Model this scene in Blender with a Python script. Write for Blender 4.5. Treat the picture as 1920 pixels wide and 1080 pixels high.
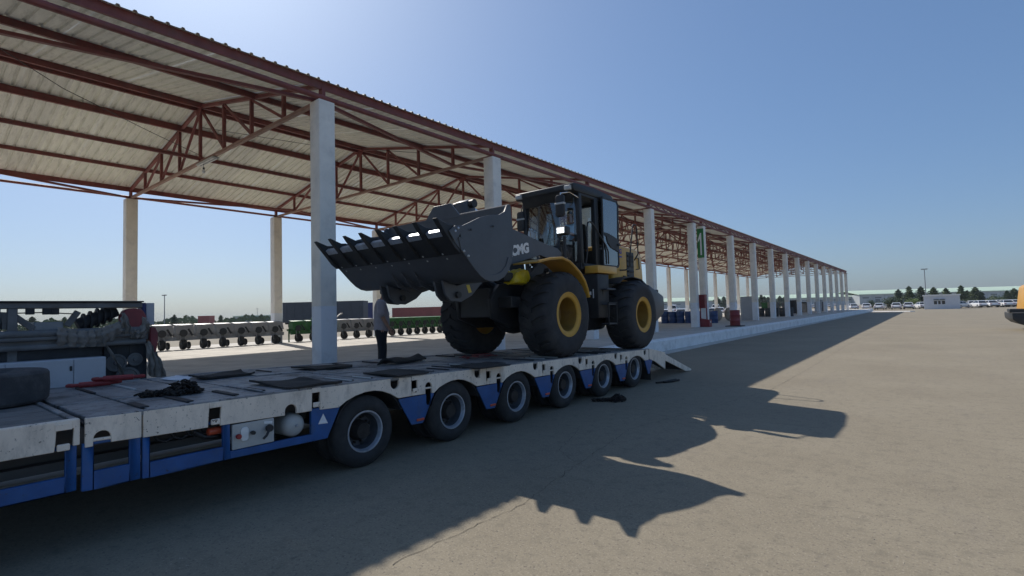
import bpy, bmesh, math, random
import numpy as np
from mathutils import Vector, Matrix
random.seed(7)
R_ = math.radians
for o in list(bpy.data.objects):
    bpy.data.objects.remove(o)
scene = bpy.context.scene
col = scene.collection

# ------------------------------------------------------------------ camera (solved from the photo's vanishing points)
FPX = 964.6
CAM = np.array([0.0, 0.0, 1.71])
def _n(v):
    v = np.array(v, float); return v / np.linalg.norm(v)
_ey = _n((1740 - 960, 563.5 - 540, FPX))
_mx = _n((-235 - 960, 616.6 - 540, FPX)); _mx = _n(_mx - _ey * np.dot(_mx, _ey))
_ex = -_mx
_ez = np.cross(_ex, _ey)
RM = np.stack([_ex, _ey, _ez], 1)          # world -> image axes (right, down, forward)
def ray(u, v): return RM.T @ _n([u - 960, v - 540, FPX])
def onX(u, v, X): d = ray(u, v); return CAM + d * (X - CAM[0]) / d[0]
def onY(u, v, Y): d = ray(u, v); return CAM + d * (Y - CAM[1]) / d[1]
def onZ(u, v, Z): d = ray(u, v); return CAM + d * (Z - CAM[2]) / d[2]
cd = bpy.data.cameras.new('camera'); cam = bpy.data.objects.new('camera', cd); col.objects.link(cam)
cd.sensor_width = 36.0; cd.lens = FPX / 1920 * 36; cd.clip_start = 0.05; cd.clip_end = 4000
mw = Matrix.Identity(4)
for i in range(3):
    mw[i][0] = RM[0][i]; mw[i][1] = -RM[1][i]; mw[i][2] = -RM[2][i]; mw[i][3] = CAM[i]
cam.matrix_world = mw
scene.camera = cam

# ------------------------------------------------------------------ sky, sun, exposure
SUN = Vector((-1.056, 0.322, 1.0)).normalized()       # towards the sun
w = bpy.data.worlds.new('World'); scene.world = w; w.use_nodes = True
nt = w.node_tree; nt.nodes.clear()
sky = nt.nodes.new('ShaderNodeTexSky'); sky.sky_type = 'NISHITA'; sky.sun_disc = False
sky.sun_elevation = math.asin(SUN.z); sky.sun_rotation = math.atan2(SUN.x, SUN.y)
sky.altitude = 0; sky.air_density = 1.0; sky.dust_density = 1.5; sky.ozone_density = 4.0
bg = nt.nodes.new('ShaderNodeBackground'); bg.inputs['Strength'].default_value = 0.107
wo = nt.nodes.new('ShaderNodeOutputWorld')
# hazy, dusty air: the same grade over the whole dome
v1 = nt.nodes.new('ShaderNodeVectorMath'); v1.operation = 'SCALE'; v1.inputs['Scale'].default_value = 0.1
gm = nt.nodes.new('ShaderNodeGamma'); gm.inputs['Gamma'].default_value = 0.6
hs = nt.nodes.new('ShaderNodeHueSaturation'); hs.inputs['Saturation'].default_value = 1.2
v2 = nt.nodes.new('ShaderNodeVectorMath'); v2.operation = 'MULTIPLY'; v2.inputs[1].default_value = (5.34, 6.48, 8.02)
nt.links.new(sky.outputs[0], v1.inputs[0]); nt.links.new(v1.outputs[0], gm.inputs[0]); nt.links.new(gm.outputs[0], hs.inputs['Color'])
nt.links.new(hs.outputs[0], v2.inputs[0]); nt.links.new(v2.outputs[0], bg.inputs[0]); nt.links.new(bg.outputs[0], wo.inputs[0])
sl = bpy.data.lights.new('sun', 'SUN'); sl.energy = 5.0; sl.angle = R_(0.5); sl.color = (1.0, 0.94, 0.86)
so = bpy.data.objects.new('sun', sl); col.objects.link(so)
so.rotation_euler = (-SUN).to_track_quat('-Z', 'Y').to_euler(); so.location = (-30, 10, 40)
scene.view_settings.view_transform = 'Standard'; scene.view_settings.look = 'None'
scene.view_settings.exposure = 0.0; scene.view_settings.gamma = 1.0
scene.view_settings.use_curve_mapping = False
scene.render.resolution_x = 1024; scene.render.resolution_y = 576

# ------------------------------------------------------------------ materials
MATS = {}
def mat(name, c, rough=0.6, metal=0.0, var=0.15, scale=6.0, bump=0.0, bscale=60.0, dirt=None, dirt_amt=0.5,
        dscale=3.0, coat=0.0, zsplit=None, streak=None, spec=0.5, chips=None):
    m = bpy.data.materials.new(name); m.use_nodes = True
    t = m.node_tree; b = t.nodes['Principled BSDF']
    b.inputs['Roughness'].default_value = rough; b.inputs['Metallic'].default_value = metal
    b.inputs['Specular IOR Level'].default_value = spec
    if coat: b.inputs['Coat Weight'].default_value = coat; b.inputs['Coat Roughness'].default_value = 0.15
    geo = t.nodes.new('ShaderNodeNewGeometry')
    mp = t.nodes.new('ShaderNodeMapping'); t.links.new(geo.outputs['Position'], mp.inputs[0])
    if streak: mp.inputs['Scale'].default_value = streak
    def noise(s, det=6, rgh=0.6, vec=mp):
        n = t.nodes.new('ShaderNodeTexNoise'); n.inputs['Scale'].default_value = s
        n.inputs['Detail'].default_value = det; n.inputs['Roughness'].default_value = rgh
        t.links.new(vec.outputs[0], n.inputs['Vector']); return n
    n1 = noise(scale)
    r = t.nodes.new('ShaderNodeValToRGB')
    lo = [max(0, x * (1 - var)) for x in c]; hi = [min(1, x * (1 + var)) for x in c]
    r.color_ramp.elements[0].position = 0.3; r.color_ramp.elements[1].position = 0.7
    r.color_ramp.elements[0].color = (*lo, 1); r.color_ramp.elements[1].color = (*hi, 1)
    t.links.new(n1.outputs['Fac'], r.inputs[0]); out = r.outputs[0]
    def mix(a, bcol, fac):
        x = t.nodes.new('ShaderNodeMix'); x.data_type = 'RGBA'
        t.links.new(a, x.inputs['A'])
        if hasattr(bcol, 'is_linked'): t.links.new(bcol, x.inputs['B'])
        else: x.inputs['B'].default_value = (*bcol, 1)
        t.links.new(fac, x.inputs['Factor']); return x.outputs['Result']
    if zsplit:                                           # a second coat of paint up to a height
        zc, c2 = zsplit
        sp = t.nodes.new('ShaderNodeSeparateXYZ'); t.links.new(geo.outputs['Position'], sp.inputs[0])
        mr = t.nodes.new('ShaderNodeMapRange'); mr.inputs['From Min'].default_value = zc - .012; mr.inputs['From Max'].default_value = zc + .012
        mr.inputs['To Min'].default_value = 1; mr.inputs['To Max'].default_value = 0
        t.links.new(sp.outputs['Z'], mr.inputs['Value']); out = mix(out, c2, mr.outputs[0])
    if dirt:
        n2 = noise(dscale, 9, 0.7)
        r2 = t.nodes.new('ShaderNodeMapRange'); r2.inputs['From Min'].default_value = 0.5; r2.inputs['From Max'].default_value = 0.72
        r2.inputs['To Max'].default_value = dirt_amt
        t.links.new(n2.outputs['Fac'], r2.inputs['Value']); out = mix(out, dirt, r2.outputs[0])
        rr = t.nodes.new('ShaderNodeMapRange'); rr.inputs['To Min'].default_value = rough; rr.inputs['To Max'].default_value = min(1, rough + .3)
        t.links.new(r2.outputs[0], rr.inputs['Value']); t.links.new(rr.outputs[0], b.inputs['Roughness'])
    if chips:                                            # chipped paint and rust specks
        cc, cs, cth = chips
        n4 = noise(cs, 5, 0.7, geo); r4 = t.nodes.new('ShaderNodeMapRange'); r4.inputs['From Min'].default_value = cth; r4.inputs['From Max'].default_value = cth + .03
        n5 = noise(cs * .22, 3, 0.6, geo); r5 = t.nodes.new('ShaderNodeMapRange'); r5.inputs['From Min'].default_value = .42; r5.inputs['From Max'].default_value = .62
        t.links.new(n4.outputs['Fac'], r4.inputs['Value']); t.links.new(n5.outputs['Fac'], r5.inputs['Value'])
        mm = t.nodes.new('ShaderNodeMath'); mm.operation = 'MULTIPLY'; t.links.new(r4.outputs[0], mm.inputs[0]); t.links.new(r5.outputs[0], mm.inputs[1])
        out = mix(out, cc, mm.outputs[0])
    t.links.new(out, b.inputs['Base Color'])
    if bump:
        n3 = noise(bscale, 4); bp = t.nodes.new('ShaderNodeBump'); bp.inputs['Strength'].default_value = bump
        bp.inputs['Distance'].default_value = 0.02
        t.links.new(n3.outputs['Fac'], bp.inputs['Height']); t.links.new(bp.outputs[0], b.inputs['Normal'])
    MATS[name] = m; return m
def emis(name, c, s):
    m = bpy.data.materials.new(name); m.use_nodes = True; b = m.node_tree.nodes['Principled BSDF']
    b.inputs['Base Color'].default_value = (*c, 1); b.inputs['Emission Color'].default_value = (*c, 1); b.inputs['Emission Strength'].default_value = s
    MATS[name] = m
def glass(name, tint, gl=0.05, tr=0.9):
    m = bpy.data.materials.new(name); m.use_nodes = True; t = m.node_tree; t.nodes.clear()
    o = t.nodes.new('ShaderNodeOutputMaterial'); mx = t.nodes.new('ShaderNodeMixShader')
    tb = t.nodes.new('ShaderNodeBsdfTransparent'); tb.inputs[0].default_value = (*tint, 1)
    gb = t.nodes.new('ShaderNodeBsdfGlossy'); gb.inputs['Roughness'].default_value = 0.03
    fr = t.nodes.new('ShaderNodeFresnel'); fr.inputs[0].default_value = 1.5
    ma = t.nodes.new('ShaderNodeMath'); ma.operation = 'MULTIPLY_ADD'; ma.inputs[1].default_value = 1.3; ma.inputs[2].default_value = gl
    t.links.new(fr.outputs[0], ma.inputs[0]); t.links.new(ma.outputs[0], mx.inputs[0])
    t.links.new(tb.outputs[0], mx.inputs[1]); t.links.new(gb.outputs[0], mx.inputs[2]); t.links.new(mx.outputs[0], o.inputs[0])
    MATS[name] = m

DUST = (0.30, 0.26, 0.21)
mat('red_steel', (0.21, 0.058, 0.05), 0.55, 0, .25, 3, .1, 40, dirt=(.16, .12, .11), dirt_amt=.5, dscale=2)
mat('chord_steel', (0.30, 0.17, 0.13), 0.6, 0, .25, 3, .1, 40, dirt=(.33, .28, .24), dirt_amt=.5, dscale=2)
mat('roof_sheet', (0.80, 0.79, 0.68), 0.45, 0.0, .10, 1.2, 0, dirt=(.40, .38, .33), dirt_amt=.6, dscale=1.6, streak=(1, 6, 1))
mat('roof_sheet_b', (0.70, 0.69, 0.61), 0.45, 0.0, .12, 1.2, 0, dirt=(.36, .34, .30), dirt_amt=.6, dscale=1.6, streak=(1, 6, 1))
mat('rust_fix', (0.5, 0.5, 0.48), 0.4, .6)
mat('column_paint', (0.87, 0.81, 0.71), 0.75, 0, .07, 2.5, .25, 25, dirt=(.45, .43, .40), dirt_amt=.45, dscale=1.7, zsplit=(1.95, (.83, .84, .86)))
mat('platform_concrete', (0.48, 0.45, 0.40), 0.85, 0, .14, 1.3, .25, 30, dirt=(.22, .21, .20), dirt_amt=.6, dscale=.8)
mat('kerb_white', (0.82, 0.82, 0.81), 0.7, 0, .08, 2, .25, 20, dirt=(.42, .40, .37), dirt_amt=.6, dscale=2.2)
mat('trailer_white', (0.82, 0.71, 0.59), 0.5, 0, .10, 4, .12, 50, dirt=(.24, .20, .17), dirt_amt=.65, dscale=5.0, streak=(1, 1.0, .45), chips=((.045, .032, .025), 28, .60))
mat('trailer_blue', (0.013, 0.085, 0.27), 0.42, 0, .2, 5, .08, 50, dirt=(.05, .10, .19), dirt_amt=.8, dscale=4.0, chips=((.04, .035, .035), 30, .62))
mat('trailer_dark', (0.022, 0.023, 0.026), 0.7, 0, .3, 6)
mat('trailer_beam', (0.13, 0.12, 0.115), 0.8, 0, .25, 4, .1, 50, streak=(1, .2, 2))
mat('deck_plate', (0.25, 0.25, 0.25), 0.55, 0.0, .35, 4, .25, 45, dirt=(.07, .065, .06), dirt_amt=.9, dscale=2.2, chips=((.05, .04, .035), 22, .56))
mat('deck_wood', (0.17, 0.16, 0.15), 0.8, 0, .35, 5, .3, 30, dirt=(.06, .055, .05), dirt_amt=.7, dscale=3.0, streak=(6, .7, 1))
mat('panel_grey', (0.47, 0.47, 0.45), 0.5, 0, .08, 6, dirt=(.3, .28, .25), dirt_amt=.4, dscale=6)
mat('rim_silver', (0.42, 0.46, 0.52), 0.38, 0.55, .15, 8, dirt=(.18, .17, .16), dirt_amt=.7, dscale=7)
mat('rim_dark', (0.075, 0.085, 0.10), 0.5, 0.3, .3, 9)
mat('hub_dark', (0.03, 0.025, 0.022), 0.7, 0.2, .4, 15)
mat('tyre', (0.028, 0.028, 0.029), 0.85, 0, .25, 9, .15, 70, dirt=(.075, .07, .065), dirt_amt=.6, dscale=5)
mat('tyre_spare', (0.055, 0.055, 0.058), 0.9, 0, .25, 6, .3, 60, dirt=(.13, .125, .12), dirt_amt=.7, dscale=3)
mat('tyre_big', (0.030, 0.030, 0.032), 0.8, 0, .3, 5, .2, 50, dirt=(.085, .078, .07), dirt_amt=.6, dscale=3.0)
mat('mat_rubber', (0.025, 0.023, 0.022), 0.9, 0, .35, 6, .35, 40, dirt=(.08, .065, .05), dirt_amt=.6, dscale=4)
mat('chain_iron', (0.028, 0.023, 0.02), 0.6, 0.5, .4, 20)
mat('binder_red', (0.28, 0.025, 0.025), 0.5, 0, .3, 12)
mat('paper', (0.75, 0.76, 0.78), 0.8)
mat('loader_grey', (0.072, 0.078, 0.088), 0.42, 0, .12, 4, .05, 60, dirt=(.10, .10, .105), dirt_amt=.30, dscale=2.5)
mat('loader_black', (0.017, 0.018, 0.020), 0.5, 0, .25, 6, dirt=(.05, .047, .043), dirt_amt=.5, dscale=4)
mat('loader_yellow', (0.62, 0.335, 0.045), 0.38, 0, .06, 4, .03, 60, dirt=(.42, .27, .10), dirt_amt=.45, dscale=3, coat=.25)
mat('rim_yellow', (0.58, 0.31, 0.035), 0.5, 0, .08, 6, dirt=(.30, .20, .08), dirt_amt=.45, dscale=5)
mat('dish_shaded_yellow', (0.30, 0.165, 0.025), 0.6, 0, .15, 6, dirt=(.16, .10, .05), dirt_amt=.6, dscale=5)  # rim paint again; the deep dish's own shade is darkened into the colour
mat('wrap_yellow', (0.62, 0.48, 0.02), 0.35, 0, .2, 10, .4, 25)
mat('chrome', (0.75, 0.75, 0.75), 0.12, 1.0, .02)
mat('white_decal', (0.78, 0.78, 0.76), 0.5, 0, .03)
mat('blue_decal', (0.03, 0.05, 0.32), 0.5, 0, .03)
mat('label_yellow', (0.65, 0.5, 0.06), 0.5)
mat('reflector_orange', (0.55, 0.09, 0.04), 0.3, 0, .1)
mat('mirror_glass', (0.55, 0.58, 0.60), 0.08, 1.0, .02)
mat('skin', (0.36, 0.19, 0.125), 0.55, 0, .1, 10)
mat('hair', (0.015, 0.012, 0.010), 0.6)
mat('shirt_grey', (0.36, 0.315, 0.325), 0.9, 0, .08, 12, .25, 30)
mat('shirt_blue', (0.34, 0.55, 0.78), 0.9, 0, .08, 12, .25, 30)
mat('trousers', (0.012, 0.013, 0.018), 0.9, 0, .2, 10, .2, 30)
mat('seat_fabric', (0.03, 0.03, 0.033), 0.9)
mat('implement_grey', (0.25, 0.255, 0.26), 0.55, .1, .2, 5, dirt=(.20, .18, .16), dirt_amt=.5, dscale=3)
mat('implement_lid', (0.30, 0.30, 0.30), 0.5, .1, .12, 5, dirt=(.33, .30, .27), dirt_amt=.5, dscale=3)
mat('implement_green', (0.03, 0.14, 0.035), 0.5, 0, .2, 5, dirt=(.05, .10, .04), dirt_amt=.5, dscale=3)
mat('machine_grey', (0.15, 0.148, 0.145), 0.7, 0, .3, 4, .1, 40, dirt=(.16, .14, .12), dirt_amt=.6, dscale=3)
mat('machine_dark', (0.032, 0.034, 0.038), 0.75, 0, .3, 5, dirt=(.09, .08, .07), dirt_amt=.5, dscale=3)
mat('machine_red', (0.22, 0.035, 0.04), 0.55, 0, .2, 6, dirt=(.15, .08, .07), dirt_amt=.5, dscale=4)
mat('sacking', (0.25, 0.22, 0.19), 0.95, 0, .2, 10, .5, 90, dirt=(.10, .09, .08), dirt_amt=.5, dscale=4)
mat('cabinet_white', (0.48, 0.48, 0.50), 0.5, 0, .06, 3, dirt=(.38, .37, .36), dirt_amt=.4, dscale=4)
mat('drum_blue', (0.025, 0.06, 0.17), 0.45, 0, .25, 4, dirt=(.06, .06, .07), dirt_amt=.5, dscale=3)
mat('drum_dark', (0.05, 0.05, 0.05), 0.6, 0, .3, 4, dirt=(.12, .10, .08), dirt_amt=.5, dscale=3)
mat('fire_red', (0.24, 0.025, 0.03), 0.5, 0, .15, 5, dirt=(.15, .06, .05), dirt_amt=.4, dscale=3)
mat('sack_brown', (0.36, 0.31, 0.26), 0.9, 0, .25, 4, .4, 30)
mat('board_grey', (0.42, 0.44, 0.47), 0.6, 0, .06, 3)
mat('sign_green', (0.02, 0.19, 0.045), 0.45, 0, .1, 5)
mat('cont_dark', (0.055, 0.062, 0.075), 0.6, 0, .15, 1.5)
mat('cont_blue', (0.03, 0.04, 0.14), 0.6, 0, .15, 1.5)
mat('cont_red', (0.30, 0.07, 0.06), 0.6, 0, .15, 1.5)
mat('cont_light', (0.45, 0.47, 0.50), 0.6, 0, .08, 1.5)
mat('car_white', (0.72, 0.73, 0.74), 0.25, 0, .04, 3, coat=.5)
mat('car_glass', (0.02, 0.022, 0.025), 0.08, 0, .05)
mat('car_lamp', (0.30, 0.02, 0.02), 0.3)
mat('booth_wall', (0.62, 0.63, 0.66), 0.7, 0, .04, 2)
mat('booth_trim', (0.78, 0.78, 0.76), 0.6, 0, .03)
mat('wh_green', (0.46, 0.58, 0.44), 0.6, 0, .06, .1)
mat('wh_wall', (0.42, 0.45, 0.46), 0.7, 0, .08, .08)
mat('wh_dark', (0.10, 0.12, 0.13), 0.7)
mat('pole_grey', (0.25, 0.26, 0.28), 0.5, .4, .1)
mat('leaf_dark', (0.045, 0.075, 0.026), 0.7, 0, .4, 1.3)
mat('leaf_mid', (0.075, 0.11, 0.035), 0.7, 0, .4, 1.3)
mat('leaf_light', (0.15, 0.21, 0.045), 0.7, 0, .35, 1.3)
mat('bark', (0.09, 0.065, 0.045), 0.9, 0, .3, 8)
mat('excavator_yellow', (0.55, 0.27, 0.02), 0.4, 0, .08, 3, coat=.2)
mat('bulb_white', (0.85, 0.85, 0.83), 0.25)
emis('led', (0.9, 0.97, 1.0), 2.0)
glass('cab_glass', (0.90, 0.95, 0.95), 0.11)
glass('door_glass', (0.74, 0.88, 0.92), 0.26)

# ------------------------------------------------------------------ mesh helper
class MB:
    def __init__(s): s.v = []; s.f = []
    def add(s, vs, fs):
        k = len(s.v); s.v += [tuple(map(float, p)) for p in vs]; s.f += [tuple(i + k for i in f) for f in fs]; return s
    def box(s, a, b, rot=None, c=None):
        x0, y0, z0 = a; x1, y1, z1 = b
        vs = [Vector(p) for p in ((x0, y0, z0), (x1, y0, z0), (x1, y1, z0), (x0, y1, z0), (x0, y0, z1), (x1, y0, z1), (x1, y1, z1), (x0, y1, z1))]
        if rot is not None:
            cc = Vector(c) if c is not None else (vs[0] + vs[6]) / 2
            vs = [rot @ (p - cc) + cc for p in vs]
        return s.add(vs, [(3, 2, 1, 0), (4, 5, 6, 7), (0, 1, 5, 4), (1, 2, 6, 5), (2, 3, 7, 6), (3, 0, 4, 7)])
    def bar(s, p, q, w_, h=None, up=(0, 0, 1)):
        h = h or w_; p = Vector(p); q = Vector(q); d = (q - p).normalized(); u = Vector(up)
        if abs(d.dot(u)) > .98: u = Vector((0, 1, 0)) if abs(d.y) < .9 else Vector((1, 0, 0))
        sx = d.cross(u).normalized() * w_ / 2; sy = sx.cross(d).normalized() * h / 2
        vs = [p - sx - sy, p + sx - sy, p + sx + sy, p - sx + sy, q - sx - sy, q + sx - sy, q + sx + sy, q - sx + sy]
        return s.add(vs, [(0, 1, 2, 3)[::-1], (4, 5, 6, 7), (0, 1, 5, 4), (1, 2, 6, 5), (2, 3, 7, 6), (3, 0, 4, 7)])
    def tube(s, pts, r, n=8, cap=True):
        pts = [Vector(p) for p in pts]; k0 = len(s.v); m = len(pts)
        rs = r if isinstance(r, (list, tuple)) else [r] * m
        prev = None
        for i, p in enumerate(pts):
            d = (pts[min(i + 1, m - 1)] - pts[max(i - 1, 0)]).normalized()
            if prev is None:
                u = Vector((0, 0, 1)) if abs(d.z) < .9 else Vector((1, 0, 0))
                a = d.cross(u).normalized()
            else: a = (prev - d * prev.dot(d)).normalized()
            prev = a; b = d.cross(a)
            for j in range(n):
                t = 2 * math.pi * j / n; s.v.append(tuple(p + (a * math.cos(t) + b * math.sin(t)) * rs[i]))
        for i in range(m - 1):
            for j in range(n):
                s.f.append((k0 + i * n + j, k0 + i * n + (j + 1) % n, k0 + (i + 1) * n + (j + 1) % n, k0 + (i + 1) * n + j))
        if cap:
            s.f.append(tuple(k0 + j for j in range(n))[::-1]); s.f.append(tuple(k0 + (m - 1) * n + j for j in range(n)))
        return s
    def prism(s, pts, axis, lo, hi):
        def P(a, b, t): return {'X': (t, a, b), 'Y': (a, t, b), 'Z': (a, b, t)}[axis]
        n = len(pts); vs = [P(a, b, lo) for a, b in pts] + [P(a, b, hi) for a, b in pts]
        return s.add(vs, [tuple(range(n))[::-1], tuple(range(n, 2 * n))] + [(i, (i + 1) % n, n + (i + 1) % n, n + i) for i in range(n)])
    def lathe(s, prof, axis, c, n=32, closed=False, caps='both'):      # prof: (t along axis, radius)
        k0 = len(s.v); m = len(prof)
        for t, r in prof:
            for j in range(n):
                a = 2 * math.pi * j / n; p, q = r * math.cos(a), r * math.sin(a)
                s.v.append({'X': (c[0] + t, c[1] + p, c[2] + q), 'Y': (c[0] + q, c[1] + t, c[2] + p), 'Z': (c[0] + p, c[1] + q, c[2] + t)}[axis])
        for i in range(m - 1 + (1 if closed else 0)):
            i2 = (i + 1) % m
            for j in range(n):
                s.f.append((k0 + i * n + j, k0 + i * n + (j + 1) % n, k0 + i2 * n + (j + 1) % n, k0 + i2 * n + j))
        if not closed:
            if caps in ('both', 'start'): s.f.append(tuple(k0 + j for j in range(n))[::-1])
            if caps in ('both', 'end'): s.f.append(tuple(k0 + (m - 1) * n + j for j in range(n)))
        return s
    def ball(s, c, r, n=10, sq=(1, 1, 1)):
        c = Vector(c); k = len(s.v); rows = n // 2
        for i in range(rows + 1):
            ph = math.pi * i / rows
            for j in range(n):
                t = 2 * math.pi * j / n
                s.v.append((c.x + r * sq[0] * math.sin(ph) * math.cos(t), c.y + r * sq[1] * math.sin(ph) * math.sin(t), c.z + r * sq[2] * math.cos(ph)))
        for i in range(rows):
            for j in range(n):
                s.f.append((k + i * n + j, k + (i + 1) * n + j, k + (i + 1) * n + (j + 1) % n, k + i * n + (j + 1) % n))
        return s
    def mesh(s, name, material, off=(0, 0, 0), bev=0.0, smooth=35, seg=1):
        me = bpy.data.meshes.new(name); o = Vector(off)
        me.from_pydata([(x - o.x, y - o.y, z - o.z) for x, y, z in s.v], [], s.f)
        bm = bmesh.new(); bm.from_mesh(me)
        bmesh.ops.remove_doubles(bm, verts=bm.verts, dist=1e-5)
        bmesh.ops.recalc_face_normals(bm, faces=bm.faces)
        if bev:
            ed = [e for e in bm.edges if len(e.link_faces) == 2 and e.calc_face_angle(0) > .5]
            bmesh.ops.bevel(bm, geom=ed, offset=bev, segments=seg, affect='EDGES', clamp_overlap=True, profile=.5)
        bm.to_mesh(me); bm.free()
        me.materials.append(MATS[material] if isinstance(material, str) else material)
        if smooth:
            me.polygons.foreach_set('use_smooth', [True] * len(me.polygons)); me.set_sharp_from_angle(angle=R_(smooth))
        return me

ORG = {}
def org(o): return ORG.get(o.name, Vector((0, 0, 0)))
def link(name, me, parent=None, at=None, kind=None, label=None):
    """part from a mesh that is already in parent-relative coordinates, put at world point `at` (or at the parent's origin)"""
    o = bpy.data.objects.new(name, me); col.objects.link(o)
    base = Vector(at) if at is not None else (org(parent) if parent else Vector((0, 0, 0)))
    ORG[o.name] = base
    if parent: o.parent = parent; o.location = base - org(parent)
    else: o.location = base
    if kind: o['kind'] = kind
    if label: o['label'] = label
    return o
def part(name, mb, material, parent, bev=0.0, smooth=35, at=None, kind=None, label=None, seg=1):
    base = Vector(at) if at is not None else (org(parent) if parent else Vector((0, 0, 0)))
    return link(name, mb.mesh(name, material, base, bev, smooth, seg), parent, base, kind, label)
def tag(o, label, cat, group=None):
    o['label'] = label; o['category'] = cat
    if group: o['group'] = group
    return o
def thing(name, label, cat, loc, group=None):
    o = bpy.data.objects.new(name, None); col.objects.link(o); o.location = loc; o.empty_display_size = .3
    ORG[o.name] = Vector(loc); return tag(o, label, cat, group)
def solo(name, mb, material, label, cat, loc, group=None, bev=0.0, smooth=35, seg=1):
    return tag(part(name, mb, material, None, bev, smooth, at=loc, seg=seg), label, cat, group)
def copy_tree(o, parent=None, loc=None, rotz=None, label=None):
    c = o.copy(); col.objects.link(c); c.parent = parent
    ORG[c.name] = Vector(loc) if loc is not None else org(o)
    if loc is not None: c.location = loc
    if rotz is not None: c.rotation_euler = (0, 0, rotz)
    if label: c['label'] = label
    for ch in [x for x in o.children]: copy_tree(ch, c)
    return c
def text_mesh(s, size, extr=.002, bold=0.0, shear=0.0):
    cu = bpy.data.curves.new('t', 'FONT'); cu.body = s; cu.size = size; cu.extrude = extr; cu.offset = bold; cu.shear = shear
    cu.align_x = 'CENTER'; cu.align_y = 'CENTER'
    o = bpy.data.objects.new('t', cu); col.objects.link(o)
    me = bpy.data.meshes.new_from_object(o.evaluated_get(bpy.context.evaluated_depsgraph_get()))
    bpy.data.objects.remove(o); bpy.data.curves.remove(cu)
    return me
# ------------------------------------------------------------------ ground and platform
def ground_material():
    m = bpy.data.materials.new('yard_concrete'); m.use_nodes = True; t = m.node_tree; b = t.nodes['Principled BSDF']
    b.inputs['Roughness'].default_value = 0.9; b.inputs['Specular IOR Level'].default_value = 0.3
    g = t.nodes.new('ShaderNodeNewGeometry')
    def noise(s, det, rgh, sc=None):
        n = t.nodes.new('ShaderNodeTexNoise'); n.inputs['Scale'].default_value = s; n.inputs['Detail'].default_value = det; n.inputs['Roughness'].default_value = rgh
        if sc:
            mp = t.nodes.new('ShaderNodeMapping'); mp.inputs['Scale'].default_value = sc
            t.links.new(g.outputs['Position'], mp.inputs[0]); t.links.new(mp.outputs[0], n.inputs['Vector'])
        else: t.links.new(g.outputs['Position'], n.inputs['Vector'])
        return n
    def mixc(a, c, fac, mode='MIX'):
        x = t.nodes.new('ShaderNodeMix'); x.data_type = 'RGBA'; x.blend_type = mode
        t.links.new(a, x.inputs['A']); x.inputs['B'].default_value = (*c, 1); t.links.new(fac, x.inputs['Factor']); return x.outputs['Result']
    def rng(n, a, b_, lo, hi):
        r = t.nodes.new('ShaderNodeMapRange'); r.inputs['From Min'].default_value = a; r.inputs['From Max'].default_value = b_
        r.inputs['To Min'].default_value = lo; r.inputs['To Max'].default_value = hi; t.links.new(n.outputs['Fac'], r.inputs['Value']); return r.outputs[0]
    r = t.nodes.new('ShaderNodeValToRGB'); n0 = noise(.35, 8, .65)
    r.color_ramp.elements[0].position = .32; r.color_ramp.elements[0].color = (.212, .180, .128, 1)
    r.color_ramp.elements[1].position = .68; r.color_ramp.elements[1].color = (.268, .232, .168, 1)
    t.links.new(n0.outputs['Fac'], r.inputs[0]); c = r.outputs[0]
    c = mixc(c, (.19, .165, .135), rng(noise(1.1, 8, .7, (.8, .25, 1)), .52, .75, 0, .55))     # tyre-dragged stains
    c = mixc(c, (.35, .31, .24), rng(noise(60, 3, .6), .54, .64, 0, .55))                       # pale grit
    c = mixc(c, (.12, .10, .085), rng(noise(34, 4, .65), .565, .66, 0, .75))                       # dark pits
    c = mixc(c, (.16, .14, .105), rng(noise(7, 6, .7), .50, .66, 0, .55))                      # blotches
    c = mixc(c, (.075, .07, .065), rng(noise(2.3, 5, .6), .70, .76, 0, .6))                     # oil spots
    t.links.new(c, b.inputs['Base Color'])
    bp = t.nodes.new('ShaderNodeBump'); bp.inputs['Strength'].default_value = .45; bp.inputs['Distance'].default_value = .012
    t.links.new(noise(70, 6, .7).outputs['Fac'], bp.inputs['Height']); t.links.new(bp.outputs[0], b.inputs['Normal'])
    return m
MATS['yard'] = ground_material()
gmb = MB()
xs = [-1500, -300, -100, -40, -27, -8.2, -4, 0, 6, 20, 100, 300, 1500]; ys = [-1500, -300, -60, -12, 0, 10, 30, 60, 120, 300, 1500]
gmb.add([(x, y, 0) for y in ys for x in xs], [(j * len(xs) + i, j * len(xs) + i + 1, (j + 1) * len(xs) + i + 1, (j + 1) * len(xs) + i) for j in range(len(ys) - 1) for i in range(len(xs) - 1)])
ground = part('ground', gmb, 'yard', None, smooth=0, kind='structure')

mat('crack_dark', (.055, .047, .04), .95)
def crack(pts, wd, seed):
    rnd = random.Random(seed); q = []
    for a, b in zip(pts[:-1], pts[1:]):
        n = max(2, int((Vector(b) - Vector(a)).length / .06))
        for i in range(n):
            t = i / n; q.append(Vector((a[0] + (b[0] - a[0]) * t + rnd.gauss(0, .012), a[1] + (b[1] - a[1]) * t + rnd.gauss(0, .012), .004)))
    vs = []
    for i, p in enumerate(q):
        d = (q[min(i + 1, len(q) - 1)] - q[max(i - 1, 0)]).normalized(); nrm = Vector((-d.y, d.x, 0)); k = wd * .45 * rnd.uniform(.1, 1)
        vs += [p - nrm * k, p + nrm * k]
    m = MB(); m.add(vs, [(2 * i, 2 * i + 1, 2 * i + 3, 2 * i + 2) for i in range(len(q) - 1)])
    part('crack', m, 'crack_dark', ground, smooth=0)
crack([(-2.95, 2.24), (-2.89, 3.65), (-3.11, 4.95), (-3.38, 6.76), (-2.93, 9.06), (-2.55, 11.45), (-2.53, 15), (-2.6, 24), (-2.5, 40)], .008, 1)
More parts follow.
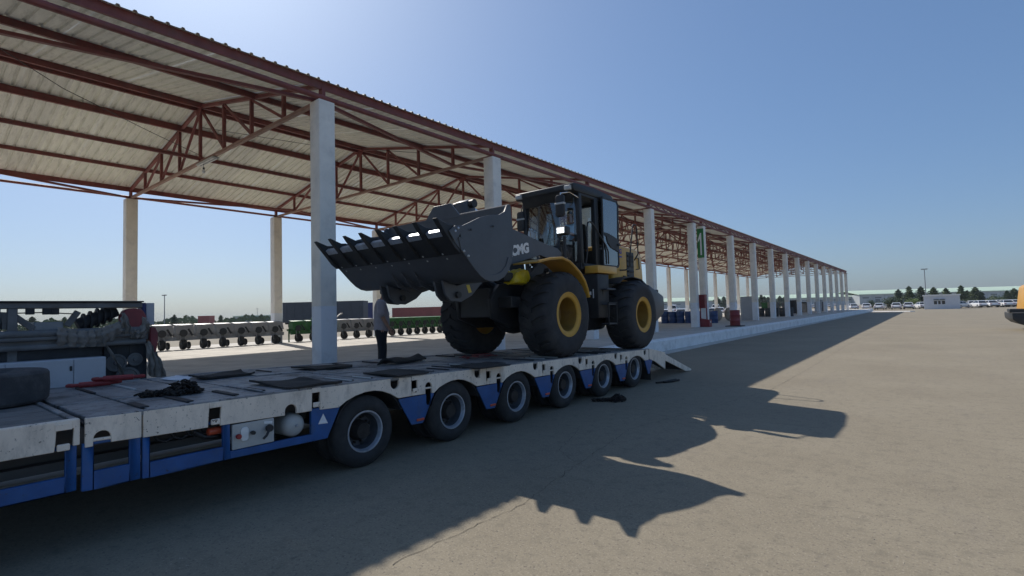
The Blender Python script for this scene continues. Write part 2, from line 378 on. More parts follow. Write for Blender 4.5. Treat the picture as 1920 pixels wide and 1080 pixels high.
crack([(-3.11, 4.95), (-3.6, 5.3), (-3.9, 6.2), (-4.1, 6.6)], .006, 2)
crack([(-1.2, 4.9), (-.6, 5.1), (.3, 5.0), (1.4, 5.4)], .004, 3)
crack([(-4.2, 9.5), (-3.6, 10.6), (-3.3, 12)], .005, 4)

PZ = 0.5
plat = MB().prism([(-7.95, 0), (-7.95, PZ - .06), (-8.0, PZ - .01), (-27.6, PZ - .01), (-27.7, 0)], 'Y', -14, 116)
platform = part('platform', plat, 'kerb_white', None, smooth=0, kind='structure')
# cast concrete slabs on top of the platform, one mesh shared
sx = [-8.25, -12.9, -17.6, -22.3, -27.3]
k = 0
for i in range(len(sx) - 1):
    wdt = sx[i] - sx[i + 1]
    sm = MB().box((-wdt / 2 + .012, -2.988, 0), (wdt / 2 - .012, 2.988, .012)).mesh('slab', 'platform_concrete', (0, 0, 0), .004, 0)
    for j in range(21):
        o = link('slab', sm, platform, ((sx[i] + sx[i + 1]) / 2, -10.5 + 6 * j, PZ - .008))
# white kerb top strip
part('kerb_edge', MB().box((-8.235, -14, PZ - .009), (-7.99, 116, PZ + .004)), 'kerb_white', platform, .01)

part('gutter', MB().prism([(-7.951, .004), (-7.55, .004), (-7.57, .03), (-7.951, .05)], 'Y', -14, 116), 'platform_concrete', platform)
part('end_kerb', MB().bar((-7.9, 108.5, .06), (-2.0, 103.5, .06), .9, .12), 'kerb_white', platform, .02)

# ------------------------------------------------------------------ the two open sheds
XN, XF, XM = -10.73, -25.0, -17.865
ZB, ZE, ZA = 6.74, 7.18, 8.66
def ztop(x): return ZE + (ZA - ZE) * (1 - abs(x - XM) / (XN - XM))
PAN = [XN - (XN - XF) / 8 * i for i in range(9)]
RIB = .25
def sheet_mesh(name, xa, xb, width, m):
    prof = []; n = int(round(width / RIB))
    for i in range(n):
        y = i * RIB; prof += [(y, 0), (y + .085, 0), (y + .105, .038), (y + .145, .038), (y + .165, 0)]
    prof.append((width, 0)); b = MB(); k_ = len(prof)
    za, zb = ztop(xa), ztop(xb)
    if xa > XN: za = ZE - (xa - XN) * (ZA - ZE) / (XN - XM)
    if xa < XF: za = ZE - (XF - xa) * (ZA - ZE) / (XN - XM)
    b.add([(xa, y - width / 2, za + z) for y, z in prof] + [(xb, y - width / 2, zb + z) for y, z in prof], [(i, i + 1, k_ + i + 1, k_ + i) for i in range(k_ - 1)])
    return b.mesh(name, m, (0, 0, 0), 0, 0)
SH = [(sheet_mesh('roof_sheet', XN + .16, XM + .03, 1.0, a), sheet_mesh('roof_sheet', XF - .16, XM - .03, 1.0, a)) for a in ('roof_sheet', 'roof_sheet_b')]
bt = MB(); bb = MB()
m_top = []
for sgn in (1, -1):
    xe = XN if sgn > 0 else XF
    m_top.append(MB().bar((xe, 0, ZE - .10), (XM, 0, ZA - .10), .09, .09).mesh('top_chord', 'red_steel', (0, 0, 0)))
m_bot = MB().bar((XN, 0, ZB), (XF, 0, ZB), .10, .08).mesh('bottom_chord', 'chord_steel', (0, 0, 0))
m_web = []
for i in range(0, 9):
    x = PAN[i]
    m_web.append(('vertical', MB().bar((x, 0, ZB + .04 if 0 < i < 8 else ZB - .06), (x, 0, ztop(x) - .14), .085 if i not in (0, 8) else .15, .085).mesh('vertical', 'red_steel', (0, 0, 0))))
for i in range(1, 8):
    if i == 4: continue
    a, b = (PAN[i], PAN[i + 1]) if i < 4 else (PAN[i], PAN[i - 1])
    m_web.append(('diagonal', MB().bar((a, .012, ZB + .05), (b, .012, ztop(b) - .16), .065, .065).mesh('diagonal', 'red_steel', (0, 0, 0))))
m_gus = MB().prism([(XM - .3, ZA - .16), (XM + .3, ZA - .16), (XM + .12, ZA - .42), (XM - .12, ZA - .42)], 'Y', -.055, -.047).mesh('gusset', 'red_steel', (0, 0, 0))
colm = MB().box((-.2, -.2, 0), (.2, .2, ZB - .06 - PZ - .004)).mesh('column', 'column_paint', (0, 0, 0), .015, 35, 2)
capm = MB().box((-.17, -.17, 0), (.17, .17, .018)).mesh('bearing_plate', 'red_steel', (0, 0, 0))

def shed(name, label, ycols, y0, y1, zig_from):
    root = thing(name, label, 'shed', (XM, (y0 + y1) / 2, PZ))
    for yc in ycols:
        for xc in (XN, XF):
            c = link('column', colm, root, (xc, yc, PZ + .004)); link('bearing_plate', capm, c, (xc, yc, ZB - .06))
        t = link('truss', m_bot, root, (0, yc, 0))
        for m in m_top: link('top_chord', m, t)
        for nm, m in m_web: link(nm, m, t)
        link('gusset', m_gus, t)
    L0, L1 = y0 + .02, y1 - .02
    for x, wd, hh in [(-14.05, .07, .16), (XM + .16, .07, .17), (XM - .18, .07, .17), (-19.45, .09, .20), (-21.35, .07, .12), (-23.1, .07, .12)]:
        z = ztop(x) - .058 + (.055 - hh / 2)
        part('purlin', MB().bar((x, L0, z), (x, L1, z), wd, hh), 'red_steel', root)
    part('fascia', MB().bar((XN + .02, L0, ZE - .10), (XN + .02, L1, ZE - .10), .06, .20), 'red_steel', root)
    part('fascia', MB().bar((XF - .02, L0, ZE - .09), (XF - .02, L1, ZE - .09), .06, .18), 'red_steel', root)
    for x, z, wd in ((XN + .09, ZB + .02, .13), (XM + .10, ZB + .085, .11), (XF + .09, ZB + .02, .10)):
        part('tie_beam', MB().tube([(x, L0, z), (x, L1, z)], wd / 2, 10), 'red_steel', root)
    for a, b in zip(ycols[:-1], ycols[1:]):
        for xs_, xe in ((XN - .1, PAN[1]), (XF + .1, PAN[7])):
            if (round((a - 6.45) / 6) % 2 == 0): part('brace', MB().bar((xs_, a + .1, ZB - .005), (xe, b - .05, ZB + .07), .09, .07), 'red_steel', root)
            else: part('brace', MB().bar((xe, a + .05, ZB + .07), (xs_, b - .1, ZB - .005), .09, .07), 'red_steel', root)
        if a > 20: part('brace', MB().bar((PAN[3], a + .05, ZB + .10), (PAN[5], b - .05, ZB + .10), .05, .05), 'red_steel', root)
        if a >= zig_from:                               # lattice between eaves beam and tie beam
            z = MB(); n = 12
            for i in range(n):
                ya = a + .12 + (b - a - .24) * i / n; yb = a + .12 + (b - a - .24) * (i + 1) / n
                za, zb = (ZB + .10, ZE - .2) if i % 2 == 0 else (ZE - .2, ZB + .10)
                z.bar((XN + .05, ya, za), (XN + .05, yb, zb), .045, .045)
            part('lattice', z, 'red_steel', root)
            z = MB(); n = 10
            for i in range(n):
                ya = a + .12 + (b - a - .24) * i / n; yb = a + .12 + (b - a - .24) * (i + 1) / n
                za, zb = (ZB + .14, ztop(XM) - .3) if i % 2 == 0 else (ztop(XM) - .3, ZB + .14)
                z.bar((XM + .10, ya, za), (XM + .10, yb, zb), .05, .05)
            part('lattice', z, 'red_steel', root)
    n = int(round(y1 - y0))
    for i in range(n):
        s = SH[(i * 7 // 3) % 2]
        for m in s:
            o = link('roof_sheet', m, root, (0, y0 + i + .5, (0.0 if i % 2 else .0025)))
    part('ridge_cap', MB().prism([(XM - .28, ZA - .02), (XM, ZA + .07), (XM + .28, ZA - .02), (XM, ZA + .055)], 'Y', y0, y1), 'roof_sheet', root)
    return root
shed_a = shed('open_shed', 'open shed with red steel trusses on white columns, nearest the blue trailer', [6.45 + 6 * k for k in range(-2, 5)], -8.6, 31.4, 24)
shed_b = shed('open_shed', 'long open shed with green number sign on its first white column', [32.15 + 6 * k for k in range(13)], 31.4, 105.4, 0)

# sign with the figure 1 on the second shed's first column
sg = thing('number_sign', 'green sign with white figure one on a column of the far shed', 'sign', (XN, 31.94, 5.0))
part('sign_board', MB().box((XN - .2, 31.915, 4.72), (XN + .2, 31.945, 6.52)), 'sign_green', sg, .004)
part('figure', MB().prism([(XN - .02, 4.88), (XN + .07, 4.88), (XN + .07, 6.25), (XN + .0, 6.25), (XN - .15, 5.85), (XN - .15, 5.68), (XN - .02, 5.9)], 'Y', 31.905, 31.913), 'white_decal', sg)

# lamps under the roof
def pendant(x, y, z, label):
    t = thing('pendant_lamp', label, 'lamp', (x, y, z))
    part('cord', MB().tube([(x, y, z + .10), (x, y, ZB - .045)], .008, 6), 'loader_black', t)
    part('socket', MB().lathe([(.02, .02), (.10, .035), (.12, .012)], 'Z', (x, y, z), 12), 'loader_black', t)
    part('bulb', MB().ball((x, y, z - .02), .055, 12, (1, 1, 1.2)), 'bulb_white', t)
pendant(-17.6, 6.45, 6.42, 'bare white bulb in black socket under the first truss above the trailer')
p = onY(1335, 495, 38.15); pendant(-16.5, 38.15, 6.3, 'bare white bulb under a truss of the far shed beside green sign')
fl = thing('strip_light', 'pale strip light fixture fixed along a truss bottom chord', 'lamp', (-17.2, 6.45, ZB - .1))
part('housing', MB().box((-18.0, 6.36, ZB - .085), (-17.2 + .5, 6.54, ZB - .045)), 'panel_grey', fl, .005)
for yy in (6.40, 6.50):
    part('tube', MB().tube([(-17.95, yy, ZB - .105), (-16.75, yy, ZB - .105)], .016, 8), 'bulb_white', fl)
def wire(pts, r, label):
    solo('cable', MB().tube(pts, r, 5), 'loader_black', label, 'cable', pts[0])
wire([(-12.5, .5, 7.0), (-14.5, 2.5, 6.86), (-16.2, 4.6, 6.86), (-17.9, 6.4, 7.0)], .009, 'thin black cable sagging between the first trusses of near shed')
wire([(-17.9, 6.5, 7.9), (-16.0, 9.3, 7.55), (-14.2, 12.4, 7.6)], .009, 'thin black cable running from truss to truss in near shed')

# loose grit on the yard
gr = MB(); rg = random.Random(21)
for i in range(1500):
    x = rg.uniform(-4.6, 4.5); y = 1.2 + 11 * rg.random() ** 1.6; r = rg.uniform(.003, .008)
    a = rg.uniform(0, 6.28); k0 = len(gr.v); h = r * rg.uniform(.5, .9)
    gr.add([(x + r * math.cos(a + j * 2.09) * rg.uniform(.7, 1.3), y + r * math.sin(a + j * 2.09) * rg.uniform(.7, 1.3), .0) for j in range(3)] + [(x + r * .2, y, h)], [(0, 1, 3), (1, 2, 3), (2, 0, 3)])
mat('grit', (.34, .30, .24), .9, 0, .5, 30)
g_ = part('grit', gr, 'grit', None, smooth=0, kind='stuff'); tag(g_, 'fine loose grit scattered over the yard concrete', 'grit')
# ------------------------------------------------------------------ low-bed trailer
TX, TF = -5.0, -7.75                    # near and far side faces
def dz(y): return 0.0 if y < 2.9 else -.0247 * (y - 2.9)
AX = [3.53 + 1.38 * i for i in range(6)]
tr = thing('lowbed_trailer', 'long white and blue low-bed trailer with six axles carrying the wheel loader', 'trailer', (-6.375, 6.0, 0))
def both(fn):                            # build near side, then the mirrored far side
    for s in (0, 1): fn(s)
def sx_(x, s): return x if s == 0 else TX + TF - x
def sprism(pts, x0, x1, s, shear=True):
    return MB().prism([(y, z + (dz(y) if shear else 0)) for y, z in pts], 'X', sx_(x0, s), sx_(x1, s))
def arc(yc, zc, r, a0, a1, n): return [(yc + r * math.cos(R_(a0 + (a1 - a0) * i / n)), zc + r * math.sin(R_(a0 + (a1 - a0) * i / n))) for i in range(n + 1)]
def side(s):
    # front section rail, then the short section
    part('side_rail', sprism([(-4, .775), (.84, .775), (.845, .83), (.85, .93), (.95, .93), (.945, .80), (.985, .80), (.985, .99), (-4, .99)], TX, TX - .03, s), 'trailer_white', tr, .004)
    part('side_rail', sprism([(1.015, .77), (1.065, .77), (1.065, .82)] + arc(1.12, .825, .055, 180, 0, 8) + [(1.175, .78), (1.375, .775), (1.375, .985), (1.015, .99)], TX, TX - .03, s), 'trailer_white', tr, .004)
    part('lash_bar', MB().tube([(sx_(TX - .02, s), 1.06, .815), (sx_(TX - .02, s), 1.18, .812)], .013, 8), 'trailer_white', tr)
    part('side_rail', sprism([(1.385, .77), (1.87, .76), (1.88, .93), (1.98, .93), (1.97, .758), (2.57, .745), (2.57, .775)] + arc(2.63, .785, .06, 180, 0, 8) + [(2.69, .745), (2.855, .742), (2.86, .93), (2.95, .93), (2.945, .74), (3.17, .735), (3.26, .79), (3.38, .835), (3.5, .86), (3.62, .865), (3.74, .845), (3.86, .80), (3.97, .735), (4.175, .738), (4.175, .972), (3.98, .978), (3.98, .91)] + arc(3.92, .91, .06, 0, -180, 8) + [(3.86, .98), (1.385, .985)], TX, TX - .03, s), 'trailer_white', tr, .004)
    for i in range(1, 6):
        yc = AX[i] + .06; a = yc - .79; b = yc + .585
        # from the seam with its latch slot, round the wheel arch, to the next seam
        pts = [(a, .80), (a + .09, .80), (a + .09, .89), (a, .89)]
        lo = [(a, .738), (a + .22, .738), (a + .22, .80)] + arc(a + .275, .825, .055, 180, 0, 8) + [(a + .33, .735)]
        arch = [(yc - .42, .735), (yc - .34, .79), (yc - .22, .835), (yc - .1, .86), (yc + .02, .865), (yc + .14, .845), (yc + .26, .80), (yc + .38, .735)]
        hi = [(b, .738), (b, .975), (yc + .34 + .12, .978), (yc + .46, .91)] + arc(yc + .40, .91, .06, 0, -180, 8) + [(yc + .34, .98), (a, .98)]
        part('side_rail', sprism(lo + arch + hi + [(a, .93), (a + .09, .93), (a + .09, .79), (a, .79)], TX, TX - .03, s), 'trailer_white', tr, .004)
        part('lash_bar', MB().tube([(sx_(TX - .022, s), a + .21, .80 + dz(a)), (sx_(TX - .022, s), a + .34, .798 + dz(a))], .012, 8), 'trailer_white', tr)
    # hinged latches in the slots
    for ya in [.845, 1.885, 2.86] + [AX[i] + .06 - .785 for i in range(1, 6)]:
        part('latch', MB().box((sx_(TX + .012, s), ya + .008, .775 + dz(ya)), (sx_(TX - .012, s), ya + .082, .825 + dz(ya))), 'trailer_white', tr, .006)
        part('latch_plate', MB().box((sx_(TX + .006, s), ya - .005, .925 + dz(ya)), (sx_(TX - .001, s), ya + .095, .975 + dz(ya))), 'trailer_white', tr, .003)
    # blue under-run frames with openings
    def frame(y0, y1, z0, z1, wl, wr, wb, top=.04):
        m = MB(); X0, X1 = sx_(TX - .012, s), sx_(TX - .05, s)
        m.box((X0, y0, z0), (X1, y0 + wl, z1)); m.box((X0, y1 - wr, z0), (X1, y1, z1)); m.box((X0, y0 + wl, z0), (X1, y1 - wr, z0 + wb))
        m.box((X0, y0 + wl, z1 - top), (X1, y1 - wr, z1)); return m
    part('side_frame', frame(-4, .97, .465, .80, .1, .065, .115, .02), 'trailer_blue', tr, .004)
    part('side_frame', frame(1.0, 1.372, .445, .80, .07, .072, .135, .02), 'trailer_blue', tr, .004)
    part('side_frame', frame(1.385, 2.06, .44, .80, .05, .06, .12, .02), 'trailer_blue', tr, .004)
    part('sill', sprism([(2.06, .44), (3.035, .425), (3.035, .50), (2.06, .51)], TX - .012, TX - .05, s, False), 'trailer_blue', tr, .004)
    part('skirt_panel', sprism([(2.87, .50), (3.035, .425), (3.19, .735), (3.1, .76), (2.87, .76)], TX - .011, TX - .049, s, False), 'trailer_blue', tr, .003)
    part('front_post', MB().box((sx_(TX - .012, s), 2.855, .50), (sx_(TX - .05, s), 2.872, .76)), 'trailer_blue', tr)
    for i in range(1, 6):
        yc = AX[i] + .06; d = dz(yc)
        L0, L1 = yc - 1.38 + .40, yc - .42
        m = MB().prism([(L0, .72 + d), (L0 + .185, .405 + d), (L1 - .19, .395 + d), (L1, .72 + d), (L1, .745 + d), (L0 + .51, .745 + d), (L0 + .51, .64 + d)] + arc(L0 + .47, .64 + d, .04, 0, -180, 6) + [(L0 + .43, .745 + d), (L0, .745 + d)], 'X', sx_(TX - .011, s), sx_(TX - .03, s))
        sk = part('skirt_panel', m, 'trailer_blue', tr, .003)
        part('marker_light', MB().box((sx_(TX + .006, s), L0 + .26, .432 + d), (sx_(TX - .012, s), L0 + .38, .462 + d)), 'reflector_orange', sk, .006)
    d = dz(11)
    part('skirt_panel', sprism([(AX[5] + .46, .735), (AX[5] + .62, .42), (AX[5] + .70, .42), (AX[5] + .86, .70), (AX[5] + .86, .735)], TX - .011, TX - .03, s), 'trailer_blue', tr, .003)
    # mudguard hoods over each wheel
    for y in AX:
        n = 14; m = MB(); prof = [(y + .06 + .47 * math.cos(R_(18 + 144 * i / n)), .44 + dz(y) + .44 * math.sin(R_(18 + 144 * i / n))) for i in range(n + 1)]
        inner = [(y + .06 + (yy - y - .06) * .975, .44 + dz(y) + (zz - .44 - dz(y)) * .975) for yy, zz in prof]
        m.prism(prof + inner[::-1], 'X', sx_(TX - .032, s), sx_(TX - .72, s)); part('mudguard', m, 'trailer_dark', tr)
    # rear beaver-tail cheek
    part('tail_cheek', MB().prism([(11.12, .785), (12.04, .63), (12.0, .23), (11.42, .47), (11.12, .55)], 'X', sx_(TX, s), sx_(TX - .03, s)), 'trailer_white', tr, .004)
    part('mud_flap', MB().box((sx_(TX - .06, s), 11.28, .05), (sx_(TX - .50, s), 11.295, .52)), 'tyre', tr)
    # ramp
    rp = MB(); xa, xb = sx_(TX - .06, s), sx_(TX - .90, s)
    rp.prism([(12.08, .60), (13.9, .035), (13.86, .0), (13.5, .02), (12.1, .44)], 'X', xa, xa + (-.03 if s == 0 else .03))
    rp.prism([(12.08, .60), (13.9, .035), (13.86, .0), (13.5, .02), (12.1, .44)], 'X', xb, xb + (.03 if s == 0 else -.03))
    r_ = part('ramp', rp, 'trailer_white', tr, .003)
    lo_, hi_ = min(xa, xb) + .031, max(xa, xb) - .031
    for i in range(9):
        y = 12.12 + i * .2; z = .585 - (y - 12.08) * .31
        part('ramp_slat', MB().prism([(y, z - .03), (y + .13, z - .03 - .04), (y + .13, z - .04), (y, z)], 'X', lo_, hi_), 'trailer_dark', r_)
both(side)
# near side equipment: valve panel, air tank, warning triangle
vp = part('valve_panel', MB().box((TX - .001, 2.075, .515), (TX - .03, 2.46, .742)), 'panel_grey', tr, .004)
part('valve_plate', MB().prism([(2.145, .60), (2.16, .58), (2.20, .58), (2.215, .60), (2.215, .685), (2.2, .705), (2.16, .705), (2.145, .685)], 'X', TX, TX + .012), 'white_decal', vp, .003)
def knob(y, z, r, m, l=.05): part('knob', MB().lathe([(0, r * .6), (l * .5, r * .6), (l * .55, r), (l, r * .9)], 'X', (TX, y, z), 14), m, vp)
knob(2.115, .635, .024, 'binder_red'); knob(2.245, .645, .020, 'loader_black'); knob(2.395, .66, .036, 'loader_black', .06)
part('lever', MB().tube([(TX + .05, 2.395, .655), (TX + .07, 2.35, .60), (TX + .06, 2.325, .575)], .012, 8), 'loader_black', vp)
part('valve_plate', MB().prism([(2.36, .70), (2.36, .725), (2.44, .715), (2.44, .69)], 'X', TX, TX + .006), 'white_decal', vp, .002)
tk = part('air_tank', MB().lathe([(-.75, .02), (-.74, .08), (-.70, .115), (-.10, .118), (-.05, .112), (-.02, .088), (-.004, .05), (0, .012)], 'X', (TX - .03, 2.70, .617), 28), 'panel_grey', tr, 0, 50)
part('drain_plug', MB().lathe([(0, .016), (.018, .014)], 'X', (TX - .032, 2.705, .617), 10), 'rim_silver', tk)
tri = part('warning_triangle', MB().prism([(2.93, .592), (3.04, .584), (2.987, .692)], 'X', TX - .008, TX - .0105), 'white_decal', tr)
part('triangle_core', MB().prism([(2.952, .604), (3.018, .598), (2.987, .664)], 'X', TX - .0078, TX - .0055), 'paper', tri)
part('tank_bay', MB().box((TX - .62, 2.475, .505), (TX - .82, 2.862, .75)), 'trailer_dark', tr)
# inside the side openings: hoses and a spare hose reel
for i in range(4):
    y = 1.5 + i * .12
    part('hose', MB().tube([(TX - .16, y, .76), (TX - .15, y + .03, .70), (TX - .15, y + .09, .675), (TX - .16, y + .15, .70), (TX - .17, y + .17, .76)], .011, 6), 'loader_black', tr)
part('hose', MB().tube([(TX - .14, 1.80, .72), (TX - .12, 1.88, .66), (TX - .13, 1.99, .64), (TX - .2, 2.05, .62)], .022, 8), 'loader_black', tr)
part('coupling', MB().lathe([(-.06, .02), (-.05, .035), (.05, .035), (.06, .02)], 'Y', (TX - .11, 1.96, .70), 12), 'reflector_orange', tr)
# chassis: two long beams, outer beams, cross members
for x in (-5.72, -7.03): part('chassis_beam', MB().prism([(y, z + dz(y)) for y, z in [(-4, .50), (3, .50), (3.2, .58), (11.1, .58), (11.1, .93), (-4, .93)]], 'X', x - .07, x + .07), 'trailer_beam', tr)
for x in (-5.34, -7.41): part('outrigger_beam', MB().prism([(y, z + dz(y)) for y, z in [(-4, .72), (2.95, .72), (2.95, .92), (-4, .92)]], 'X', x - .04, x + .04), 'trailer_beam', tr)
for x in (-5.55, -7.2): part('lower_beam', MB().prism([(-4, .53), (2.0, .53), (2.0, .60), (-4, .60)], 'X', x - .05, x + .05), 'trailer_beam', tr)
for y in [-3.5 + .75 * i for i in range(20)]:
    z = dz(y); part('cross_member', MB().box((TF + .06, y, .80 + z), (TX - .06, y + .08, .915 + z)), 'trailer_beam', tr)
part('cross_member', MB().box((TF + .05, 11.02, .40), (TX - .05, 11.1, .74)), 'trailer_dark', tr)
# deck: steel plates across, timber on the front section
rnd = random.Random(3)
part('deck_bed', MB().prism([(y, z + dz(y)) for y, z in [(-4, .935), (.985, .935), (.985, .95), (-4, .95)]], 'X', TX - .035, TF + .035), 'trailer_dark', tr)
part('deck_bed', MB().prism([(y, z + dz(y)) for y, z in [(1.015, .935), (2.9, .935), (11.1, .935), (11.1, .95), (2.9, .95), (1.015, .95)]], 'X', TX - .035, TF + .035), 'trailer_dark', tr)
for i in range(11):                                       # timber boards, lengthways
    x0 = TX - .06 - i * .243
    part('deck_board', MB().box((x0 - .225, -3.95, .951), (x0, .93, .985 + rnd.uniform(-.004, .004))), 'deck_wood', tr, .006)
part('deck_edge', MB().box((TX - .002, -4, .9505), (TX - .055, .984, .9965)), 'trailer_white', tr, .005)
part('deck_edge', MB().box((TX - .06, .94, .952), (TF + .06, .984, .994)), 'deck_plate', tr, .005)
y = 1.02
while y < 11.0:
    wdt = rnd.choice((.27, .33, .33, .40)); wdt = min(wdt, 11.08 - y)
    for xa, xb in ((TX - .06, TX - 1.02), (TX - 1.06, TF + 1.06), (TF + 1.02, TF + .06)):
        gap = .022 if xa == TX - .06 else .012
        z0 = .951; z1 = .982 + rnd.uniform(-.005, .006)
        part('deck_plate', MB().prism([(y + gap, z0 + dz(y + gap)), (y + wdt - .004, z0 + dz(y + wdt)), (y + wdt - .004, z1 + dz(y + wdt)), (y + gap, z1 + dz(y + gap))], 'X', xa, xb), 'deck_plate', tr, .005)
    # raised lashing bar beside some joints
    if rnd.random() < .85:
        xl = TX - rnd.uniform(.09, .2); xr = xl - rnd.uniform(.35, .8)
        part('lash_rail', MB().bar((xl, y + .005, .991 + dz(y)), (xr, y + .005, .991 + dz(y)), .030, .016), rnd.choice(('panel_grey', 'deck_plate', 'trailer_dark')), tr, .004)
        part('lash_slot', MB().bar((xl - .03, y + .042, .9885 + dz(y)), (xr - .05, y + .042, .9885 + dz(y)), .040, .010), 'trailer_dark', tr)
        if rnd.random() < .6:
            xl = TF + rnd.uniform(.15, .4); part('lash_rail', MB().bar((xl, y + .005, .991 + dz(y)), (xl + rnd.uniform(.4, .8), y + .005, .991 + dz(y)), .034, .018), rnd.choice(('panel_grey', 'trailer_dark')), tr, .004)
    y += wdt
part('deck_edge', MB().prism([(yy, z + dz(yy)) for yy, z in [(1.02, .951), (2.9, .951), (11.1, .951), (11.1, .99), (2.9, .99), (1.02, .99)]], 'X', TX - .001, TX - .056), 'deck_plate', tr, .005)
part('deck_edge', MB().prism([(yy, z + dz(yy)) for yy, z in [(1.02, .951), (2.9, .951), (11.1, .951), (11.1, .99), (2.9, .99), (1.02, .99)]], 'X', TF + .001, TF + .056), 'deck_plate', tr, .005)
part('tail_deck', MB().prism([(11.12, .735), (12.06, .585), (12.06, .615), (11.12, .775)], 'X', TX - .035, TF + .035), 'deck_plate', tr, .004)

# wheels: disc (wheel) > tyre, rim ring, hub, hand holes
def tyre_prof(R, w, rb):
    return [(0.02, rb), (-.004, rb + .02), (-.012, rb + (R - rb) * .35), (-.004, rb + (R - rb) * .6), (.008, R - .05), (.028, R - .015), (.05, R), (w / 2 - .015, R + .002), (w / 2 - .012, R - .008), (w / 2 + .012, R - .008), (w / 2 + .015, R + .002), (w - .05, R), (w - .028, R - .015), (w - .008, R - .05), (w + .004, rb + (R - rb) * .5), (w + .004, rb + .02), (w - .02, rb)]
wd_m = MB().lathe([(-.0, .228), (-.012, .215), (-.14, .195), (-.165, .18), (-.17, .125), (-.155, .12), (-.155, .10), (-.17, .098), (-.2, .1)], 'X', (0, 0, 0), 40, caps='end').mesh('wheel', 'rim_dark', (0, 0, 0), 0, 50)
ring_m = MB().lathe([(.0, .238), (.008, .232), (.008, .218), (-.004, .210), (-.02, .208), (-.028, .202), (-.04, .199), (-.048, .208), (-.052, .225), (-.02, .235)], 'X', (0, 0, 0), 44, True).mesh('rim', 'rim_silver', (0, 0, 0), 0, 40)
ty_m = MB().lathe([(-t, r) for t, r in tyre_prof(.400, .24, .225)] , 'X', (0.012, 0, 0), 48, True).mesh('tyre', 'tyre', (0, 0, 0), 0, 40)
hubm = MB().lathe([(-.19, .118), (-.12, .116), (-.10, .10), (-.05, .095), (-.03, .085), (-.03, .02)], 'X', (0, 0, 0), 24)
for i in range(10):
    a = 2 * math.pi * i / 10; hubm.lathe([(-.165, .013), (-.135, .013), (-.13, .008)], 'X', (0, .142 * math.cos(a), .142 * math.sin(a)), 6)
hub_m = hubm.mesh('hub', 'hub_dark', (0, 0, 0), 0, 40)
hh = MB()
for i in range(8):
    a = 2 * math.pi * (i + .4) / 8; hh.ball((-.149, .180 * math.cos(a) * .93, .180 * math.sin(a) * .93), .022, 8, (.25, 1, 1))
hh_m = hh.mesh('hand_holes', 'trailer_dark', (0, 0, 0), 0, 60)
for i, y in enumerate(AX):
    for s in (0, 1):
        x = -5.045 if s == 0 else TF + .045; zc = .398
        w_ = link('wheel', wd_m, tr, (x, y, zc))
        if s: w_.rotation_euler = (0, 0, math.pi)
        for nm, m in (('rim', ring_m), ('tyre', ty_m), ('hub', hub_m), ('hand_holes', hh_m)):
            c = link(nm, m, w_, (x, y, zc))
        w_.rotation_euler.x = i * .7
        t2 = link('inner_tyre', ty_m, w_, (x, y, zc)); t2.location = (-.29, 0, 0)
    part('axle', MB().tube([(-5.2, y, .40), (-7.55, y, .40)], .06, 10), 'trailer_dark', tr)

# ------------------------------------------------------------------ things lying on the deck
def dk(y): return .985 + dz(y)
sp = thing('spare_tyre', 'big worn spare tyre lying flat on the front deck of trailer', 'tyre', (-6.72, .55, .988))
def flat_prof(R, h, rb): return [(.0, rb + .06), (.0, R - .05), (.012, R - .018), (.035, R), (h / 2, R + .006), (h - .03, R), (h - .010, R - .014), (h, R - .04), (h - .012, R - .12), (h - .0, rb + .06), (h - .03, rb), (.03, rb)]
part('tread', MB().lathe(flat_prof(.53, .30, .30), 'Z', (-6.72, .55, .988), 64, True), 'tyre_spare', sp, 0, 30)
part('rim', MB().lathe([(.04, .298), (.24, .298), (.245, .27), (.15, .25), (.14, .1), (.04, .1)], 'Z', (-6.72, .55, .988), 32), 'rim_dark', sp, 0, 40)
def chain_pile(name, cx, cy, cz, rx, ry, n, hgt, label, seed, path=None, where=None):
    rn = random.Random(seed); m = MB()
    for i in range(n):
        a = rn.uniform(0, 6.283); r = math.sqrt(rn.random())
        if path and i < n * .4:
            t = rn.random(); x = cx + path[0] * t + rn.gauss(0, .03); y = cy + path[1] * t + rn.gauss(0, .03); z = cz + .012 + rn.random() * .03
        else:
            x = cx + rx * r * math.cos(a); y = cy + ry * r * math.sin(a); z = cz + .012 + rn.random() * hgt * (1 - r * r)
        u = rn.uniform(0, 6.283); tl = rn.uniform(-.8, .8); L = .032; W = .017
        d = Vector((math.cos(u) * math.cos(tl), math.sin(u) * math.cos(tl), math.sin(tl))); q = d.cross(Vector((rn.gauss(0, 1), rn.gauss(0, 1), rn.gauss(0, 1)))).normalized()
        pts = []
        for j in range(8):
            t = 2 * math.pi * j / 8; pts.append(Vector((x, y, z)) + d * math.cos(t) * L + q * math.sin(t) * W)
        pts.append(pts[0]); z0 = min(p.z for p in pts) - .007
        if z0 < cz: pts = [p + Vector((0, 0, cz - z0 + .001)) for p in pts]
        m.tube(pts, .0075, 5, False)
    return solo(name, m, 'chain_iron', label, 'chain', (cx, cy, cz))
chain_pile('chain', -5.76, 1.92, .984, .13, .17, 260, .13, 'heap of dark rusty chain on the trailer deck near red binders', 5, (-.12, -.30))
chain_pile('chain', -4.58, 8.72, .002, .14, .18, 260, .11, 'dark chain lying on the ground beside the trailer wheels', 6, (-.35, -.28))
